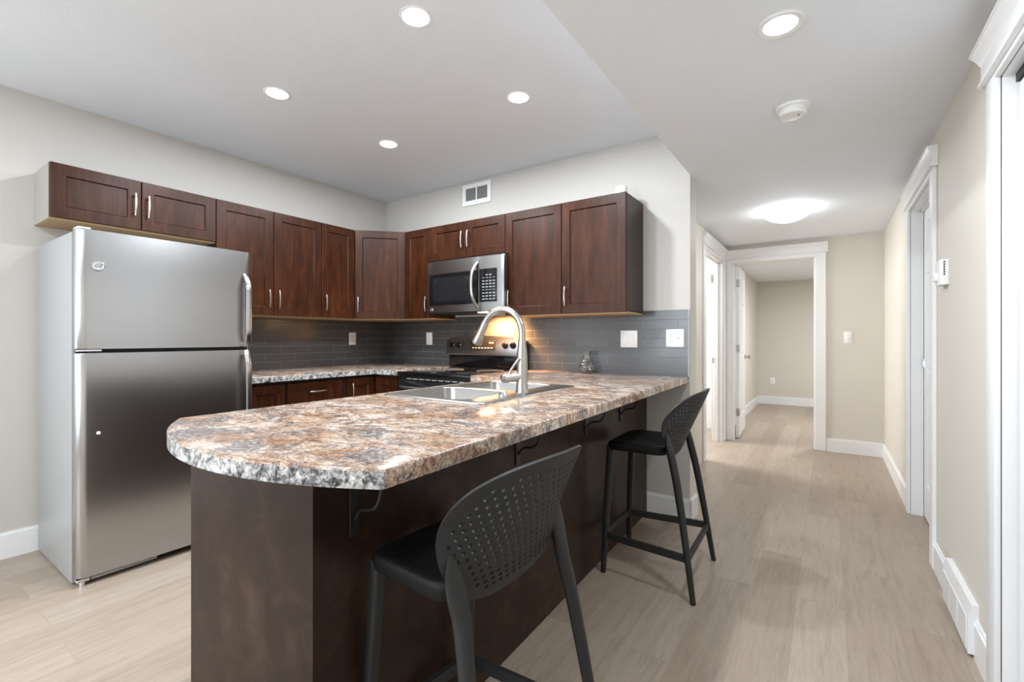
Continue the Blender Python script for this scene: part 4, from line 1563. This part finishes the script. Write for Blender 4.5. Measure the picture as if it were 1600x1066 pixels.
MB().lathe([(0.050, 0.0), (0.052, -0.004), (0.068, -0.006), (0.072, -0.002), (0.072, 0)], (x, y, HB), 40, close=True).build('ring', M['trim'], r)
MB().lathe([(0, -0.0035), (0.046, -0.0035), (0.0505, -0.0015), (0.0505, -0.0005), (0, -0.0005)], (x, y, HB), 32).build('lens', M['lens'], r)
light('pot_light', 'AREA', (x, y, HB - 0.010), 8.0, (0.88, 0.945, 1.0), 0.09)

x, y = -0.137, 2.482
r = thing('smoke_detector', 'round white smoke detector on the dropped ceiling', 'smoke detector', (x, y, HB))
MB().lathe([(0.070, 0), (0.070, -0.010), (0.060, -0.014), (0.0, -0.014)], (x, y, HB), 40).build('base', M['plastic_white'], r, 40)
MB().lathe([(0.058, -0.014), (0.058, -0.022), (0.054, -0.024), (0.056, -0.027), (0.056, -0.034), (0.050, -0.040), (0.030, -0.043), (0.0, -0.044)], (x, y, HB), 40).build('cover', M['plastic_white'], r, 30)
MB().lathe([(0.004, 0), (0.004, -0.0015), (0, -0.0015)], (x + 0.025, y - 0.01, HB - 0.0435), 10).build('indicator', M['slot'], r)

x, y = -0.285, 4.45
r = thing('dome_light', 'lit white glass dome light on the hall ceiling', 'ceiling light', (x, y, HB))
MB().lathe([(0.10, 0), (0.10, -0.018), (0.04, -0.022), (0, -0.022)], (x, y, HB), 40).build('mount', M['trim'], r, 40)
MB().lathe([(0.172, -0.022), (0.174, -0.026), (0.155, -0.050), (0.118, -0.075), (0.070, -0.092), (0.0, -0.098)], (x, y, HB), 48).build('shade', M['dome'], r, 60)
for a in (200, 320, 80):
    ax, ay = x + 0.165 * math.cos(math.radians(a)), y + 0.165 * math.sin(math.radians(a))
    MB().tube([(ax, ay, HB), (ax, ay, HB - 0.034)], 0.007, 10).build('clip', M['chrome'], r)

# ------------------------------------------------------------------ loose things
x, y = -1.437, 3.055
b = MB()
op = [(0.000, 0.0), (0.030, 0.0), (0.044, 0.008), (0.055, 0.032), (0.056, 0.050), (0.046, 0.074), (0.031, 0.096), (0.027, 0.116), (0.031, 0.138), (0.040, 0.158)]
ip = [(0.0375, 0.158), (0.0285, 0.138), (0.0245, 0.116), (0.0285, 0.096), (0.0435, 0.073), (0.0530, 0.050), (0.052, 0.034), (0.041, 0.012), (0.028, 0.006), (0.0, 0.006)]
b.lathe(op + ip, (x, y, ZC), 40)
tag(b.build('glass_vase', M['glass'], None, 60), 'small clear glass vase standing on the worktop by the grey tile', 'vase')
b = MB().lathe([(0.0, 0), (0.036, 0), (0.040, 0.006), (0.040, 0.082), (0.036, 0.090), (0.0, 0.091)], (-1.14, 2.96, ZU1 - 0.004), 32)
tag(b.build('tub', M['plastic_white'], None, 40), 'small round white tub on top of the end wall cabinet', 'tub')
